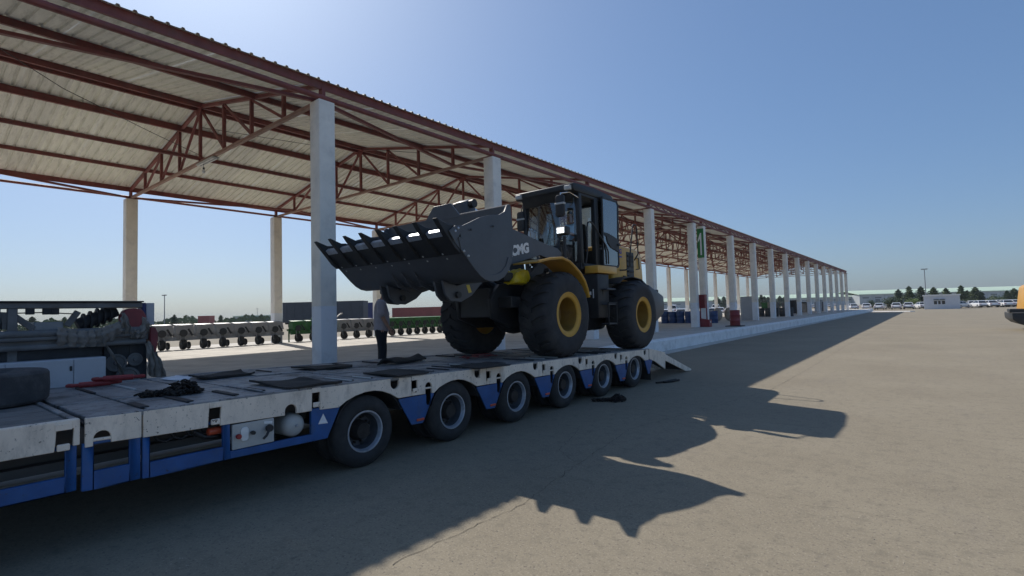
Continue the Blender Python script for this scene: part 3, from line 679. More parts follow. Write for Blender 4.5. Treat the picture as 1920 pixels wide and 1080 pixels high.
# red lever binders with hooks
for k, (x, y, rz) in enumerate([(-7.38, 1.58, 1.45), (-7.30, 1.78, 1.2)]):
    t = thing('load_binder', ['red lever load binder with hook on deck by the spare tyre', 'red ratchet load binder lying across another beside chain heap'][k], 'binder', (x, y, .985))
    d = Vector((math.cos(rz), math.sin(rz), 0)); q = Vector((-d.y, d.x, 0)); o = Vector((x, y, .985 + .036 + k * .05))
    part('barrel', MB().tube([o - d * .14, o + d * .14], .032, 10), 'binder_red', t)
    part('lever', MB().tube([o - d * .02, o + q * .10 - d * .03, o + q * .26 + d * .02 - Vector((0, 0, .008))], .020, 8), 'binder_red', t)
    for sg_ in (-1, 1):
        part('hook', MB().tube([o + d * .14 * sg_, o + d * .20 * sg_, o + d * .235 * sg_ + q * .03, o + d * .22 * sg_ + q * .06, o + d * .19 * sg_ + q * .055], .020, 8), 'binder_red', t)
# rubber mats and sheets
def sheet(name, pts, zf, th, m, label, cat, seed, amp=.012, n=9):
    rn = random.Random(seed); P = [Vector((*p, 0)) for p in pts]; vs = []
    for lv in (0, 1):
        for i in range(n + 1):
            for j in range(n + 1):
                u, v = i / n, j / n
                p = P[0] * (1 - u) * (1 - v) + P[1] * u * (1 - v) + P[2] * u * v + P[3] * (1 - u) * v
                e = .018 * math.sin(9 * u + seed) * math.cos(7 * v + seed * 2)
                x = p.x + e; y = p.y + e * .7
                h = amp * (1 + math.sin(5.1 * u + seed * 1.7) * math.sin(4.3 * v + seed)) + amp * 1.2 * max(0, abs(u - .5) * 2 - .75) * 4 * (.5 + .5 * math.sin(seed + 6 * v))
                vs.append((x, y, zf(y) + (h if lv else max(0, h - th)) + (th if lv else .0015)))
    N = (n + 1) ** 2; fs = []
    for i in range(n):
        for j in range(n):
            a = i * (n + 1) + j; fs += [(N + a, N + a + n + 1, N + a + n + 2, N + a + 1), (a, a + 1, a + n + 2, a + n + 1)]
    b = [i * (n + 1) for i in range(n + 1)] + [n * (n + 1) + j for j in range(1, n + 1)] + [i * (n + 1) + n for i in range(n - 1, -1, -1)] + list(range(n - 1, 0, -1))
    for i in range(len(b)): fs.append((b[i], b[(i + 1) % len(b)], N + b[(i + 1) % len(b)], N + b[i]))
    return solo(name, MB().add(vs, fs), m, label, cat, (P[0].x, P[0].y, zf(P[0].y)), smooth=50)
def P2(*uv): return [tuple(onZ(u, v, .99)[:2]) for u, v in uv]
dkz = lambda y: .9895 + dz(y)
sheet('rubber_mat', P2((468, 720), (560, 713), (640, 718), (545, 731)), dkz, .012, 'mat_rubber', 'black rubber mat lying on deck plates above the air tank', 'mat', 1)
sheet('rubber_mat', P2((355, 708), (450, 698), (478, 702), (385, 712)), dkz, .012, 'mat_rubber', 'dark rubber mat along the far deck edge beside white sheet', 'mat', 2, .014)
sheet('rubber_mat', P2((545, 688), (640, 681), (662, 684), (590, 692)), dkz, .012, 'mat_rubber', 'dark rubber mat on the far deck edge in front of the column', 'mat', 3, .012)
sheet('rubber_mat', P2((680, 697), (745, 689), (805, 694), (745, 705)), dkz, .010, 'mat_rubber', 'brown worn rubber mat on deck over the first wheel', 'mat', 4, .010)
sheet('rubber_mat', P2((705, 680), (765, 665), (800, 668), (740, 678)), dkz, .014, 'mat_rubber', 'crumpled black mat on deck by the standing person', 'mat', 5, .035)
sheet('rubber_mat', P2((845, 680), (905, 672), (955, 676), (900, 685)), dkz, .010, 'mat_rubber', 'black rubber mat on deck in front of the loader wheel', 'mat', 6, .008)
sheet('paper_sheet', P2((300, 712), (330, 705), (362, 708), (345, 716)), dkz, .004, 'paper', 'white paper sheet lying on the deck among dark mats', 'paper', 7, .006)
for k, (u, v, l) in enumerate([(885, 668, 'red webbing strap heap on deck under the raised bucket'), (912, 664, 'red folded strap on deck beside the loader front wheel')]):
    p = onZ(u, v, .93); rn = random.Random(k); m = MB()
    for i in range(7):
        a = rn.uniform(0, 6.28); c = Vector((p[0] + rn.gauss(0, .05), p[1] + rn.gauss(0, .10), dk(p[1]) + .012 + .008 * i))
        d = Vector((math.cos(a), math.sin(a), 0)) * rn.uniform(.08, .16)
        m.bar(c - d, c + d, .05, .006)
    solo('strap', m, 'binder_red', l, 'strap', (p[0], p[1], dk(p[1])))
tl = thing('iron_clamp', 'small dark iron clamp lying on the ground behind the trailer wheels', 'tool', (-4.69, 11.54, .002))
part('loop', MB().tube([(-4.75, 11.25, .03), (-4.62, 11.45, .03), (-4.58, 11.75, .03), (-4.66, 11.78, .03), (-4.72, 11.5, .03), (-4.75, 11.25, .03)], .022, 8), 'chain_iron', tl)
part('shank', MB().tube([(-4.86, 11.1, .025), (-4.68, 11.45, .025)], .020, 8), 'chain_iron', tl)
# ------------------------------------------------------------------ wheel loader
LC = -6.37
ld = thing('wheel_loader', 'yellow and dark grey wheel loader with tilted bucket standing on the trailer', 'loader', (LC, 9.4, .85))
def mir(x): return 2 * LC - x
# --- bucket
OUT = [(4.82, 2.70), (4.97, 2.565), (5.11, 2.43), (5.23, 2.315), (5.34, 2.225), (5.45, 2.17), (5.57, 2.15), (5.72, 2.165), (5.87, 2.23), (5.99, 2.34), (6.07, 2.50), (6.12, 2.68), (6.135, 2.86), (6.10, 3.1), (6.075, 3.33)]
def offs(pl, d):
    r = []
    for i, p in enumerate(pl):
        a = Vector(pl[max(i - 1, 0)]); b = Vector(pl[min(i + 1, len(pl) - 1)]); t = (b - a).normalized(); r.append((p[0] - t.y * d, p[1] + t.x * d))
    return r
XB0, XB1 = -4.885, mir(-4.885)
bk = part('bucket', MB().prism(OUT + offs(OUT, .03)[::-1], 'X', XB0 - .031, XB1 + .031), 'loader_grey', ld, 0, 40)
cheek = [(4.79, 2.76)] + OUT + [(5.99, 3.33), (5.93, 3.22), (5.8, 3.155), (5.6, 3.125), (5.37, 3.06), (5.15, 2.96), (4.98, 2.885), (4.86, 2.86)]
for x0, x1 in ((XB0, XB0 - .03), (XB1, XB1 + .03)):
    part('cheek_plate', MB().prism(cheek, 'X', x0, x1), 'loader_grey', bk, .004, 30)
for s in (0, 1):
    x0 = XB0 + .001 if s == 0 else XB1 - .001; x1 = XB0 + .013 if s == 0 else XB1 - .013
    em = offs(OUT, .10)[3:11]
    part('wear_plate', MB().prism([(4.92, 2.74)] + OUT[1:11] + em[::-1] + [(5.02, 2.70)], 'X', x0, x1), 'loader_grey', bk, .004, 30)
    x1 = XB0 + .022 if s == 0 else XB1 - .022
    part('corner_shroud', MB().prism([(4.74, 2.80), (4.84, 2.67), (4.93, 2.75), (5.02, 2.90), (4.86, 2.885)], 'X', x0, x1), 'loader_grey', bk, .005)
    for y, z in ((4.86, 2.81), (4.915, 2.855), (5.16, 2.86), (5.63, 2.96)):
        part('bolt', MB().ball((x1, y, z), .018, 8, (.6, 1, 1)), 'rim_silver' if y < 5 else 'loader_black', bk)
part('spill_guard', MB().prism([(-5.92, 3.30), (-6.16, 3.56), (mir(-6.16), 3.56), (mir(-5.92), 3.30)], 'Y', 6.045, 6.075), 'loader_grey', bk, .003)
part('top_rail', MB().tube([(XB0 - .03, 6.075, 3.335), (XB1 + .03, 6.075, 3.335)], .022, 8), 'loader_grey', bk)
part('cutting_edge', MB().prism([(4.72, 2.80), (4.735, 2.76), (5.0, 2.515), (5.02, 2.535), (4.80, 2.755)], 'X', XB0 - .032, XB1 + .032), 'loader_black', bk, .003)
TEETH = [XB0 - .045 - i * (abs(XB1 - XB0) - .09) / 7 for i in range(8)]
tooth = [(4.54, 2.955), (4.63, 2.925), (4.74, 2.89), (4.83, 2.90), (4.97, 2.80), (4.99, 2.73), (4.83, 2.765), (4.79, 2.76), (4.83, 2.69), (4.98, 2.545), (4.96, 2.515), (4.86, 2.585), (4.72, 2.745), (4.60, 2.875)]
for x in TEETH:
    t = part('tooth', MB().prism(tooth, 'X', x - .045, x + .045), 'loader_black', bk, .006, 30)
for a, b in zip(TEETH[:-1], TEETH[1:]):
    part('edge_segment', MB().prism([(4.690, 2.80), (4.735, 2.842), (4.80, 2.80), (4.745, 2.735)], 'X', a - .065, b + .065), 'rim_silver', bk, .003)
for x in TEETH:
    for y, z in ((4.925, 2.545), (5.01, 2.485)):
        part('bolt', MB().ball((x + .10, y + .055, z), .018, 8), 'panel_grey', bk)
# hinge ears and belly ribs under the bucket
for x in (-5.62, -5.80, mir(-5.62), mir(-5.80)):
    part('hinge_ear', MB().prism([(5.30, 2.20), (5.36, 1.99), (5.46, 1.90), (5.68, 1.88), (5.92, 1.98), (6.16, 2.18), (6.13, 2.75), (6.08, 2.45), (5.87, 2.21), (5.6, 2.13)], 'X', x - .022, x + .022), 'loader_grey', bk, .004)
for x in (-6.1, LC, mir(-6.1)):
    part('belly_rib', MB().prism([(5.15, 2.37), (5.34, 2.20), (5.57, 2.125), (5.87, 2.2), (6.1, 2.5), (6.15, 2.5), (5.9, 2.15), (5.57, 2.06), (5.3, 2.16)], 'X', x - .015, x + .015), 'loader_grey', bk)
part('warning_label', MB().prism([(5.80, 2.145), (5.87, 2.155), (5.92, 2.035), (5.85, 2.02)], 'X', -5.5975, -5.595), 'label_yellow', bk)
part('pivot_pin', MB().tube([(-5.55, 5.60, 1.99), (-5.87, 5.60, 1.99)], .05, 14), 'loader_black', bk)
part('pivot_pin', MB().tube([(mir(-5.55), 5.60, 1.99), (mir(-5.87), 5.60, 1.99)], .05, 14), 'loader_black', bk)

# --- boom, bellcrank, cylinders
BOOM = [(5.5, 1.93), (5.62, 1.90), (5.9, 1.99), (6.3, 2.22), (6.62, 2.44), (7.12, 2.565), (7.9, 2.76), (8.5, 2.66), (8.62, 2.72), (8.64, 2.86), (8.5, 2.94), (8.08, 3.0), (7.72, 3.06), (7.14, 3.17), (6.75, 3.1), (6.4, 2.85), (6.15, 2.45), (5.85, 2.15), (5.55, 2.08)]
boom = part('boom', MB().tube([(-5.70, 6.72, 2.78), (mir(-5.70), 6.72, 2.78)], .16, 18), 'loader_grey', ld)
for x in (-5.66, mir(-5.66)):
    s = -1 if x > LC else 1
    part('boom_arm', MB().prism(BOOM, 'X', x, x + s * .09), 'loader_grey', boom, .008, 30)
tm = text_mesh('XCMG', .235, .002, .013, .12)
tm.materials.append(MATS['white_decal'])
def put_text(me, parent, at, slope, flip=False, name='lettering'):
    o = link(name, me, parent, at)
    ax = Vector((0, math.cos(slope), math.sin(slope))); ay = Vector((0, -math.sin(slope), math.cos(slope))); az = Vector((1, 0, 0))
    if flip: ax = Vector((0, -ax.y, -ax.z)) ; az = -az
    m = Matrix((ax, ay, az)).transposed().to_4x4(); o.matrix_local = Matrix.Translation(Vector(at) - org(parent)) @ m
    return o
put_text(tm, boom, (-5.656, 7.19, 2.80), R_(12))
put_text(tm, boom, (mir(-5.656), 7.19, 2.80), R_(-12), True)
part('bellcrank', MB().prism([(6.50, 3.68), (6.62, 3.74), (6.72, 3.66), (6.90, 2.95), (6.86, 2.62), (6.62, 2.3), (6.45, 2.24), (6.40, 2.36), (6.55, 2.7), (6.56, 3.1)], 'X', LC - .14, LC + .14), 'loader_grey', ld, .02, 40, seg=2)
part('crank_pin', MB().tube([(LC - .24, 6.61, 3.64), (LC + .24, 6.61, 3.64)], .075, 16), 'loader_black', ld)
part('bucket_link', MB().bar((LC, 6.50, 2.30), (LC, 6.08, 2.40), .16, .12), 'loader_grey', ld, .02)
tc = part('tilt_cylinder', MB().tube([(LC, 7.15, 3.47), (LC, 8.55, 2.98)], .095, 16), 'loader_grey', ld)
part('piston_rod', MB().tube([(LC, 6.66, 3.64), (LC, 7.2, 3.455)], .05, 12), 'chrome', tc)
for x in (-5.98, mir(-5.98)):
    lc = part('lift_cylinder', MB().tube([(x, 8.35, 1.95), (x, 7.35, 2.42)], .085, 16), 'loader_grey', ld)
    part('piston_rod', MB().tube([(x, 7.4, 2.4), (x, 6.9, 2.63)], .05, 12), 'chrome', lc)
# --- frames and axles
ff = part('front_frame', MB().prism([(6.75, 1.95), (6.8, 1.6), (7.3, 1.42), (8.6, 1.40), (9.0, 1.5), (9.0, 2.2), (8.85, 2.4), (8.72, 2.98), (8.4, 3.02), (8.15, 2.6), (7.7, 2.28), (7.0, 2.2)], 'X', LC - .44, LC - .36), 'loader_black', ld, .006)
part('frame_cheek', MB().prism([(6.75, 1.95), (6.8, 1.6), (7.3, 1.42), (8.6, 1.40), (9.0, 1.5), (9.0, 2.2), (8.85, 2.4), (8.72, 2.98), (8.4, 3.02), (8.15, 2.6), (7.7, 2.28), (7.0, 2.2)], 'X', LC + .36, LC + .44), 'loader_black', ff, .006)
part('frame_deck', MB().box((LC - .36, 6.8, 1.62), (LC + .36, 8.95, 2.14)), 'loader_black', ff, .01)
part('frame_step', MB().box((LC + .44, 6.95, 1.78), (LC + .75, 7.35, 1.98)), 'loader_black', ff, .01)
rf = part('rear_frame', MB().prism([(9.1, 1.45), (9.4, 1.32), (10.2, 1.28), (12.2, 1.45), (12.3, 2.3), (9.1, 2.4)], 'X', LC - .46, LC + .46), 'loader_black', ld, .01)
for yy, zz in ((7.9, 1.635), (11.04, 1.565)):
    a = part('axle', MB().lathe([(-.95, .17), (-.5, .17), (-.3, .22), (-.2, .33), (0, .36), (.2, .33), (.3, .22), (.5, .17), (.95, .17)], 'X', (LC, yy, zz), 20), 'loader_black', ld, 0, 50)
part('belly_guard', MB().prism([(8.3, 1.32), (9.6, 1.22), (10.3, 1.25), (10.5, 1.45), (8.3, 1.5)], 'X', LC - .40, LC + .40), 'loader_black', ld, .01)

# --- wheels
TR, TW = .785, .60
prof = [(-.02, .37), (.012, .40), (.018, .46), (.030, .54), (.030, .62), (.012, .69), (-.03, .735), (-.09, .748), (-TW / 2, .755), (-TW + .09, .748), (-TW + .03, .735), (-TW - .012, .69), (-TW - .030, .62), (-TW - .03, .54), (-TW - .018, .46), (-TW - .012, .40), (-TW + .02, .37)]
tb = MB().lathe(prof, 'X', (0, 0, 0), 64, True)
NL = 22
for sd in (0, 1):
    for i in range(NL):
        th0 = 2 * math.pi * (i + .5 * sd) / NL
        secs = [(.02, .655, .0, .055), (-.005, .725, .0, .075), (-.05, .772, .01, .080), (-.14, .785, .04, .085), (-.24, .787, .10, .085), (-.33, .787, .17, .075)]
        k0 = len(tb.v)
        for (x, r, sk, hw) in secs:
            xx = x if sd == 0 else -TW - x; s_ = sk if sd == 0 else sk
            for rr, a in ((r - .09, -hw), (r, -hw * .8), (r, hw * .8), (r - .09, hw)):
                t = th0 + s_ + a / .76; tb.v.append((xx, rr * math.cos(t), rr * math.sin(t)))
        for q in range(len(secs) - 1):
            for e in range(4): tb.f.append((k0 + q * 4 + e, k0 + q * 4 + (e + 1) % 4, k0 + (q + 1) * 4 + (e + 1) % 4, k0 + (q + 1) * 4 + e))
        tb.f.append((k0, k0 + 1, k0 + 2, k0 + 3)); q = k0 + (len(secs) - 1) * 4; tb.f.append((q, q + 1, q + 2, q + 3))
big_tyre = tb.mesh('tyre', 'tyre_big', (0, 0, 0), 0, 40)
big_ring = MB().lathe([(-.03, .408), (.006, .414), (.016, .405), (.016, .392), (.004, .382), (.0, .33), (-.006, .318), (-.022, .306), (-.03, .304), (-.035, .35)], 'X', (0, 0, 0), 56, True).mesh('rim', 'rim_yellow', (0, 0, 0), 0, 32)
big_rim = MB().lathe([(-.032, .3035), (-.10, .298), (-.36, .285), (-.40, .24), (-.41, .16), (-.405, .05)], 'X', (0, 0, 0), 56, caps='end').mesh('wheel', 'dish_shaded_yellow', (0, 0, 0), 0, 32)
hb = MB().lathe([(-.43, .17), (-.37, .165), (-.33, .13), (-.325, .05)], 'X', (0, 0, 0), 24)
for i in range(0):
    a = 2 * math.pi * i / 14; hb.lathe([(-.275, .016), (-.24, .016)], 'X', (0, .215 * math.cos(a), .215 * math.sin(a)), 6)
big_hub = hb.mesh('hub', 'rim_dark', (0, 0, 0), 0, 40)
bi = MB().lathe([(-TW + .01, .40), (-TW + .05, .37), (-TW + .12, .35), (-.43, .29), (-.425, .1)], 'X', (0, 0, 0), 40, caps='end').mesh('inner_rim', 'rim_yellow', (0, 0, 0), 0, 40)
for yy, zz in ((7.9, 1.635), (11.04, 1.565)):
    for s in (0, 1):
        x = -5.07 if s == 0 else mir(-5.07)
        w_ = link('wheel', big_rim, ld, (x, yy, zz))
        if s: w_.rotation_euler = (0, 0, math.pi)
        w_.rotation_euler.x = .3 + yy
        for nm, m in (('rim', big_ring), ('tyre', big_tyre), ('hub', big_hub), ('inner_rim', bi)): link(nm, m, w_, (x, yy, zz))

# --- fenders, boxes, ladder, platform
FN = [(6.98, 2.545), (7.35, 2.62), (7.72, 2.655), (7.95, 2.61), (8.14, 2.515), (8.33, 2.40), (8.48, 2.255), (8.57, 2.1), (8.625, 1.95)]
for s in (0, 1):
    x0, x1 = (-5.05, -5.60) if s == 0 else (mir(-5.05), mir(-5.60))
    f = part('fender', MB().prism(FN + offs(FN, -.028)[::-1], 'X', x0, x1), 'loader_yellow', ld, .004, 40)
    part('fender_lip', MB().tube([(x0, y, z) for y, z in FN], .016, 8), 'loader_yellow', f)
    part('fender_bracket', MB().bar((x1, 8.0, 2.50), (LC + (.44 if s == 0 else -.44), 8.3, 2.2), .08, .06), 'loader_black', ld)
    RFN = [(10.25, 2.28), (10.5, 2.40), (10.9, 2.45), (11.4, 2.40), (11.75, 2.25)]
    part('fender', MB().prism(RFN + offs(RFN, -.02)[::-1], 'X', (-5.25 if s == 0 else mir(-5.25)), (-5.62 if s == 0 else mir(-5.62))), 'loader_black', ld, .003, 40)
    bx0, bx1 = (-5.35, -5.92) if s == 0 else (mir(-5.35), mir(-5.92))
    b_ = part('side_box', MB().box((bx0, 9.49, 1.53), (bx1, 9.98, 2.46)), 'loader_black', ld, .02, 35, seg=2)
    part('sticker', MB().box((bx0 - (.10 if s == 0 else -.10), 9.486, 1.95), (bx0 - (.125 if s == 0 else -.125), 9.489, 2.14)), 'white_decal', b_)
    part('sticker', MB().box((bx0 - (.16 if s == 0 else -.16), 9.486, 2.02), (bx0 - (.20 if s == 0 else -.20), 9.489, 2.09)), 'white_decal', b_)
    lx = -5.2 if s == 0 else mir(-5.2); lx2 = lx + (-.18 if s == 0 else .18)
    la = part('ladder', MB().tube([(lx, 9.64, 1.84), (lx, 9.64, 1.385), (lx, 10.0, 1.385), (lx, 10.0, 1.84), (lx, 9.64, 1.84)], .016, 8), 'loader_black', ld)
    for z in (1.39, 1.80): part('rung', MB().box((lx, 9.64, z), (lx2, 10.0, z + .025)), 'rim_dark', la, .004)
    part('rung', MB().box((lx, 9.62, 2.12), (lx2, 9.99, 2.15)), 'rim_dark', la, .004)
    part('rung_bracket', MB().bar((lx2, 9.7, 1.82), (bx0, 9.7, 2.13), .03, .03), 'loader_black', la)
    px0, px1 = (-5.30, -5.615) if s == 0 else (mir(-5.30), mir(-5.615))
    part('cab_step', MB().box((px0, 9.43, 2.475), (px1, 10.27, 2.635)), 'loader_yellow', ld, .012, 35, seg=2)
# yellow protective wrapping on the lift linkage
rn = random.Random(11); wv = MB().ball((0, 0, 0), 1, 28)
def sq(v, p): return math.copysign(abs(v) ** p, v)
vv = []
for x, y, z in wv.v:
    x, y, z = sq(x, .55), sq(y, .6), sq(z, .55)
    fold = 1 + .07 * math.sin(9 * y + 4 * z) + .06 * math.sin(7 * x - 8 * z + 1) + .05 * math.sin(14 * y - 5 * x)
    vv.append((-5.74 + .135 * x * fold, 7.28 + .235 * y * (1 - .18 * z) * fold + .05 * z, 2.335 + .135 * z * fold - .03 * abs(y) ** 3))
wv.v = vv
part('yellow_wrapping', wv, 'wrap_yellow', ld, 0, 40, label='crumpled yellow plastic wrapping')
part('hose_block', MB().box((-5.95, 6.85, 2.24), (-5.68, 7.1, 2.40)), 'loader_black', ld, .02)
for i in range(4):
    x = -6.0 - .06 * i
    part('hose', MB().tube([(x, 8.6, 2.4), (x + .05, 8.2, 2.7), (x, 7.6, 2.75), (x, 7.2, 2.9), (x - .05, 7.0, 3.2)], .022, 8), 'loader_black', ld)

# --- hood, counterweight
hood = part('hood', MB().prism([(10.72, 2.35), (12.36, 2.35), (12.30, 3.02), (12.15, 3.14), (11.9, 3.2), (10.72, 3.22)], 'X', -5.64, mir(-5.64)), 'loader_yellow', ld, .05, 40, seg=3)
for s in (0, 1):
    hx = -5.639 if s == 0 else mir(-5.639); d = 1 if s == 0 else -1
    v = part('vent', MB().box((hx - .05 * d, 11.43, 2.40), (hx + .006 * d, 11.82, 3.09)), 'loader_black', hood, .004)
    for i in range(5):
        z = 2.47 + i * .125; part('louvre', MB().box((hx, 11.47, z), (hx + .03 * d, 11.78, z + .045)), 'machine_dark', hood, .008)
    part('handle', MB().tube([(hx + .004 * d, 11.92, 2.97), (hx + .012 * d, 12.09, 2.97), (hx + .012 * d, 12.12, 2.70), (hx + .004 * d, 11.94, 2.68)], .012, 6), 'loader_black', hood)
    part('handrail', MB().tube([(hx + .03 * d, 11.02, 2.62), (hx + .12 * d, 11.12, 2.62), (hx + .14 * d, 11.33, 2.70), (hx + .14 * d, 11.36, 3.02), (hx + .13 * d, 11.56, 3.70), (hx + .13 * d, 11.62, 3.76), (hx + .13 * d, 11.74, 3.76), (hx + .13 * d, 11.79, 3.70), (hx + .14 * d, 11.80, 3.05), (hx + .03 * d, 11.81, 2.9)], .017, 8), 'loader_black', ld)
t2 = text_mesh('XCMG', .155, .002, .006, .12); t2.materials.append(MATS['blue_decal'])
put_text(t2, hood, (-5.637, 10.96, 3.07), 0); put_text(t2, hood, (mir(-5.637), 10.96, 3.07), 0, True)
part('stripe', MB().box((-5.6385, 10.8, 2.93), (-5.636, 11.2, 2.965)), 'blue_decal', hood)
part('latch', MB().box((-5.639, 11.22, 2.40), (-5.62, 11.34, 2.50)), 'loader_black', hood, .004)
part('exhaust', MB().tube([(LC - .2, 11.5, 3.2), (LC - .2, 11.5, 3.7), (LC - .2, 11.58, 3.86)], .06, 12), 'loader_black', hood)
cw = part('counterweight', MB().prism([(12.05, 1.45), (12.5, 1.37), (12.94, 1.55), (12.99, 1.75), (12.95, 2.02), (12.05, 2.30)], 'X', -5.36, mir(-5.36)), 'loader_grey', ld, .05, 40, seg=3)
for s in (0, 1):
    x = -5.45 if s == 0 else mir(-5.45); x2 = -5.75 if s == 0 else mir(-5.75)
    part('tail_lamp', MB().box((x, 12.55, 2.03), (x2, 12.83, 2.18)), 'loader_black', cw, .012)

# --- cab
CX0, CX1 = -5.62, mir(-5.62)
cab = part('cab', MB().prism([(9.32, 2.56), (10.72, 2.56), (10.72, 2.70), (9.32, 2.70)], 'X', CX0, CX1), 'loader_black', ld, .01)
def pillar(p, q, wx, wy): part('pillar', MB().bar(p, q, wx, wy, up=(0, 1, 0)), 'loader_black', cab, .012, 35, seg=2)
for s in (0, 1):
    x = CX0 - .05 if s == 0 else CX1 + .05
    pillar((x, 9.38, 2.62), (x, 9.34, 4.2), .10, .11)
    pillar((x, 10.02, 2.62), (x, 10.02, 4.2), .10, .16)
    pillar((x, 10.68, 2.62), (x, 10.60, 4.2), .10, .10)
    part('sill', MB().bar((x, 9.36, 4.19), (x, 10.66, 4.19), .09, .10), 'loader_black', cab, .01)
part('sill', MB().bar((CX0, 10.62, 4.19), (CX1, 10.62, 4.19), .09, .10), 'loader_black', cab, .01)
roof = part('roof', MB().prism([(9.05, 4.24), (9.10, 4.20), (10.78, 4.19), (10.80, 4.26), (10.70, 4.33), (9.95, 4.385), (9.09, 4.365), (9.05, 4.345)], 'X', CX0 + .02, CX1 - .02), 'loader_black', cab, .012, 40, seg=2)
part('visor', MB().prism([(9.08, 4.22), (9.20, 4.02), (9.23, 4.02), (9.14, 4.22)], 'X', CX0 - .12, CX1 + .12), 'loader_black', cab, .004)
for s in (0, 1):
    x = CX0 - .10 if s == 0 else CX1 + .10
    l = part('work_light', MB().box((x - .07, 9.02, 4.24), (x + .07, 9.10, 4.32)), 'loader_black', roof, .01) if False else part('work_light', MB().box((x - .075, 8.99, 4.215), (x + .075, 9.075, 4.31)), 'panel_grey', cab, .012)
# curved windscreen
m = MB(); n = 10
for zz, push in ((2.74, .02), (3.2, .04), (3.7, .04), (4.18, 0)):
    for i in range(n + 1):
        u = i / n * 2 - 1; m.v.append((LC + u * .66, 9.36 - .17 * (1 - u * u) - push, zz))
for r in range(3):
    for i in range(n): m.f.append((r * (n + 1) + i, r * (n + 1) + i + 1, (r + 1) * (n + 1) + i + 1, (r + 1) * (n + 1) + i))
part('windscreen', m, 'cab_glass', cab, 0, 60)
m = MB()
for sgn in (-1, 1):
    m.prism([(LC + sgn * .66, 2.72), (LC + sgn * .66, 4.2), (LC + sgn * .60, 4.2), (LC + sgn * .585, 3.1), (LC + sgn * .48, 2.9), (LC + sgn * .45, 2.72)], 'Y', 9.325, 9.345)
part('windscreen_seal', m, 'loader_black', cab)
part('wiper', MB().tube([(LC - .1, 9.13, 2.78), (LC + .12, 9.12, 3.5)], .010, 6), 'loader_black', cab)
# far side door glass and rear windows
part('window', MB().box((CX1 + .015, 9.44, 2.75), (CX1 + .021, 9.94, 4.14)), 'cab_glass', cab)
part('window', MB().box((CX1 + .015, 10.1, 2.95), (CX1 + .021, 10.58, 4.14)), 'cab_glass', cab)
part('window', MB().box((CX0 - .015, 10.11, 3.15), (CX0 - .021, 10.60, 4.14)), 'cab_glass', cab)
part('panel', MB().box((CX0 - .012, 10.11, 2.70), (CX0 - .03, 10.62, 3.15)), 'loader_black', cab)
part('panel', MB().box((CX1 + .012, 10.11, 2.70), (CX1 + .03, 10.62, 2.95)), 'loader_black', cab)
part('window', MB().box((CX0 - .12, 10.64, 3.1), (CX1 + .12, 10.646, 4.14)), 'cab_glass', cab)
part('panel', MB().box((CX0 - .10, 10.65, 2.70), (CX1 + .10, 10.68, 3.1)), 'loader_black', cab)
# open door folded back along the cab side
dx = CX0 + .06
door = part('door', MB().prism([(10.13, 2.68), (10.16, 4.20), (10.82, 4.20), (10.90, 4.12), (10.86, 3.45), (10.86, 2.74), (10.80, 2.68)] , 'X', dx, dx + .012), 'door_glass', cab, 0, 30)
def strip(pts, wd=.045):
    mm = MB()
    for a, b in zip(pts[:-1], pts[1:]): mm.bar((dx + .006, *a), (dx + .006, *b), .04, wd)
    part('door_frame', mm, 'loader_black', cab, .006)
strip([(10.13, 2.68), (10.16, 4.21), (10.84, 4.21), (10.90, 4.14), (10.86, 3.45), (10.86, 2.73), (10.80, 2.68), (10.11, 2.68)])
strip([(10.15, 3.40), (10.38, 3.40), (10.86, 3.30)], .05)
part('door_panel', MB().prism([(10.16, 3.36), (10.42, 3.38), (10.86, 3.28), (10.86, 3.02), (10.48, 3.10), (10.34, 3.2), (10.28, 3.34)], 'X', dx + .013, dx + .03), 'loader_black', cab, .01)
part('door_handle', MB().box((dx + .03, 10.78, 3.17), (dx + .06, 10.90, 3.22)), 'loader_black', cab, .01)
part('door_strap', MB().bar((CX0 + .01, 10.08, 3.05), (dx, 10.12, 3.05), .02, .05), 'loader_black', cab)
part('grab_rail', MB().tube([(CX0 + .05, 9.40, 2.68), (CX0 + .09, 9.41, 2.9), (CX0 + .09, 9.43, 3.45), (CX0 + .09, 9.48, 3.56), (CX0 + .09, 9.58, 3.59), (CX0 + .09, 9.70, 3.54), (CX0 + .09, 10.22, 3.14), (CX0 + .10, 10.31, 3.0), (CX0 + .10, 10.31, 2.72)], .018, 8), 'loader_black', cab)
# mirrors on tubular arms
def mirror(x, y, z, x0, y0):
    m_ = part('mirror_arm', MB().tube([(x0, y0, 4.08), ((x0 + x) / 2, (y0 + y) / 2, 4.16), (x, y, z + .26), (x, y - .01, z + .18)], .014, 8), 'chrome', cab)
    part('mirror', MB().prism([(x - .085, z - .23), (x + .075, z - .23), (x + .10, z - .18), (x + .10, z + .19), (x + .06, z + .22), (x - .07, z + .22), (x - .105, z + .18), (x - .105, z - .18)], 'Y', y - .05, y + .02), 'loader_black', cab, .014, 35, seg=2)
    part('mirror_clamp', MB().box((x - .112, y - .06, z + .02), (x + .107, y + .025, z + .06)), 'panel_grey', cab, .006)
    part('mirror_glass', MB().box((x - .06, y + .021, z - .16), (x + .06, y + .024, z + .15)), 'mirror_glass', cab)
mirror(-5.72, 8.74, 3.84, CX0 - .02, 9.30); mirror(mir(-5.56), 9.32, 3.78, CX1 + .02, 9.36)
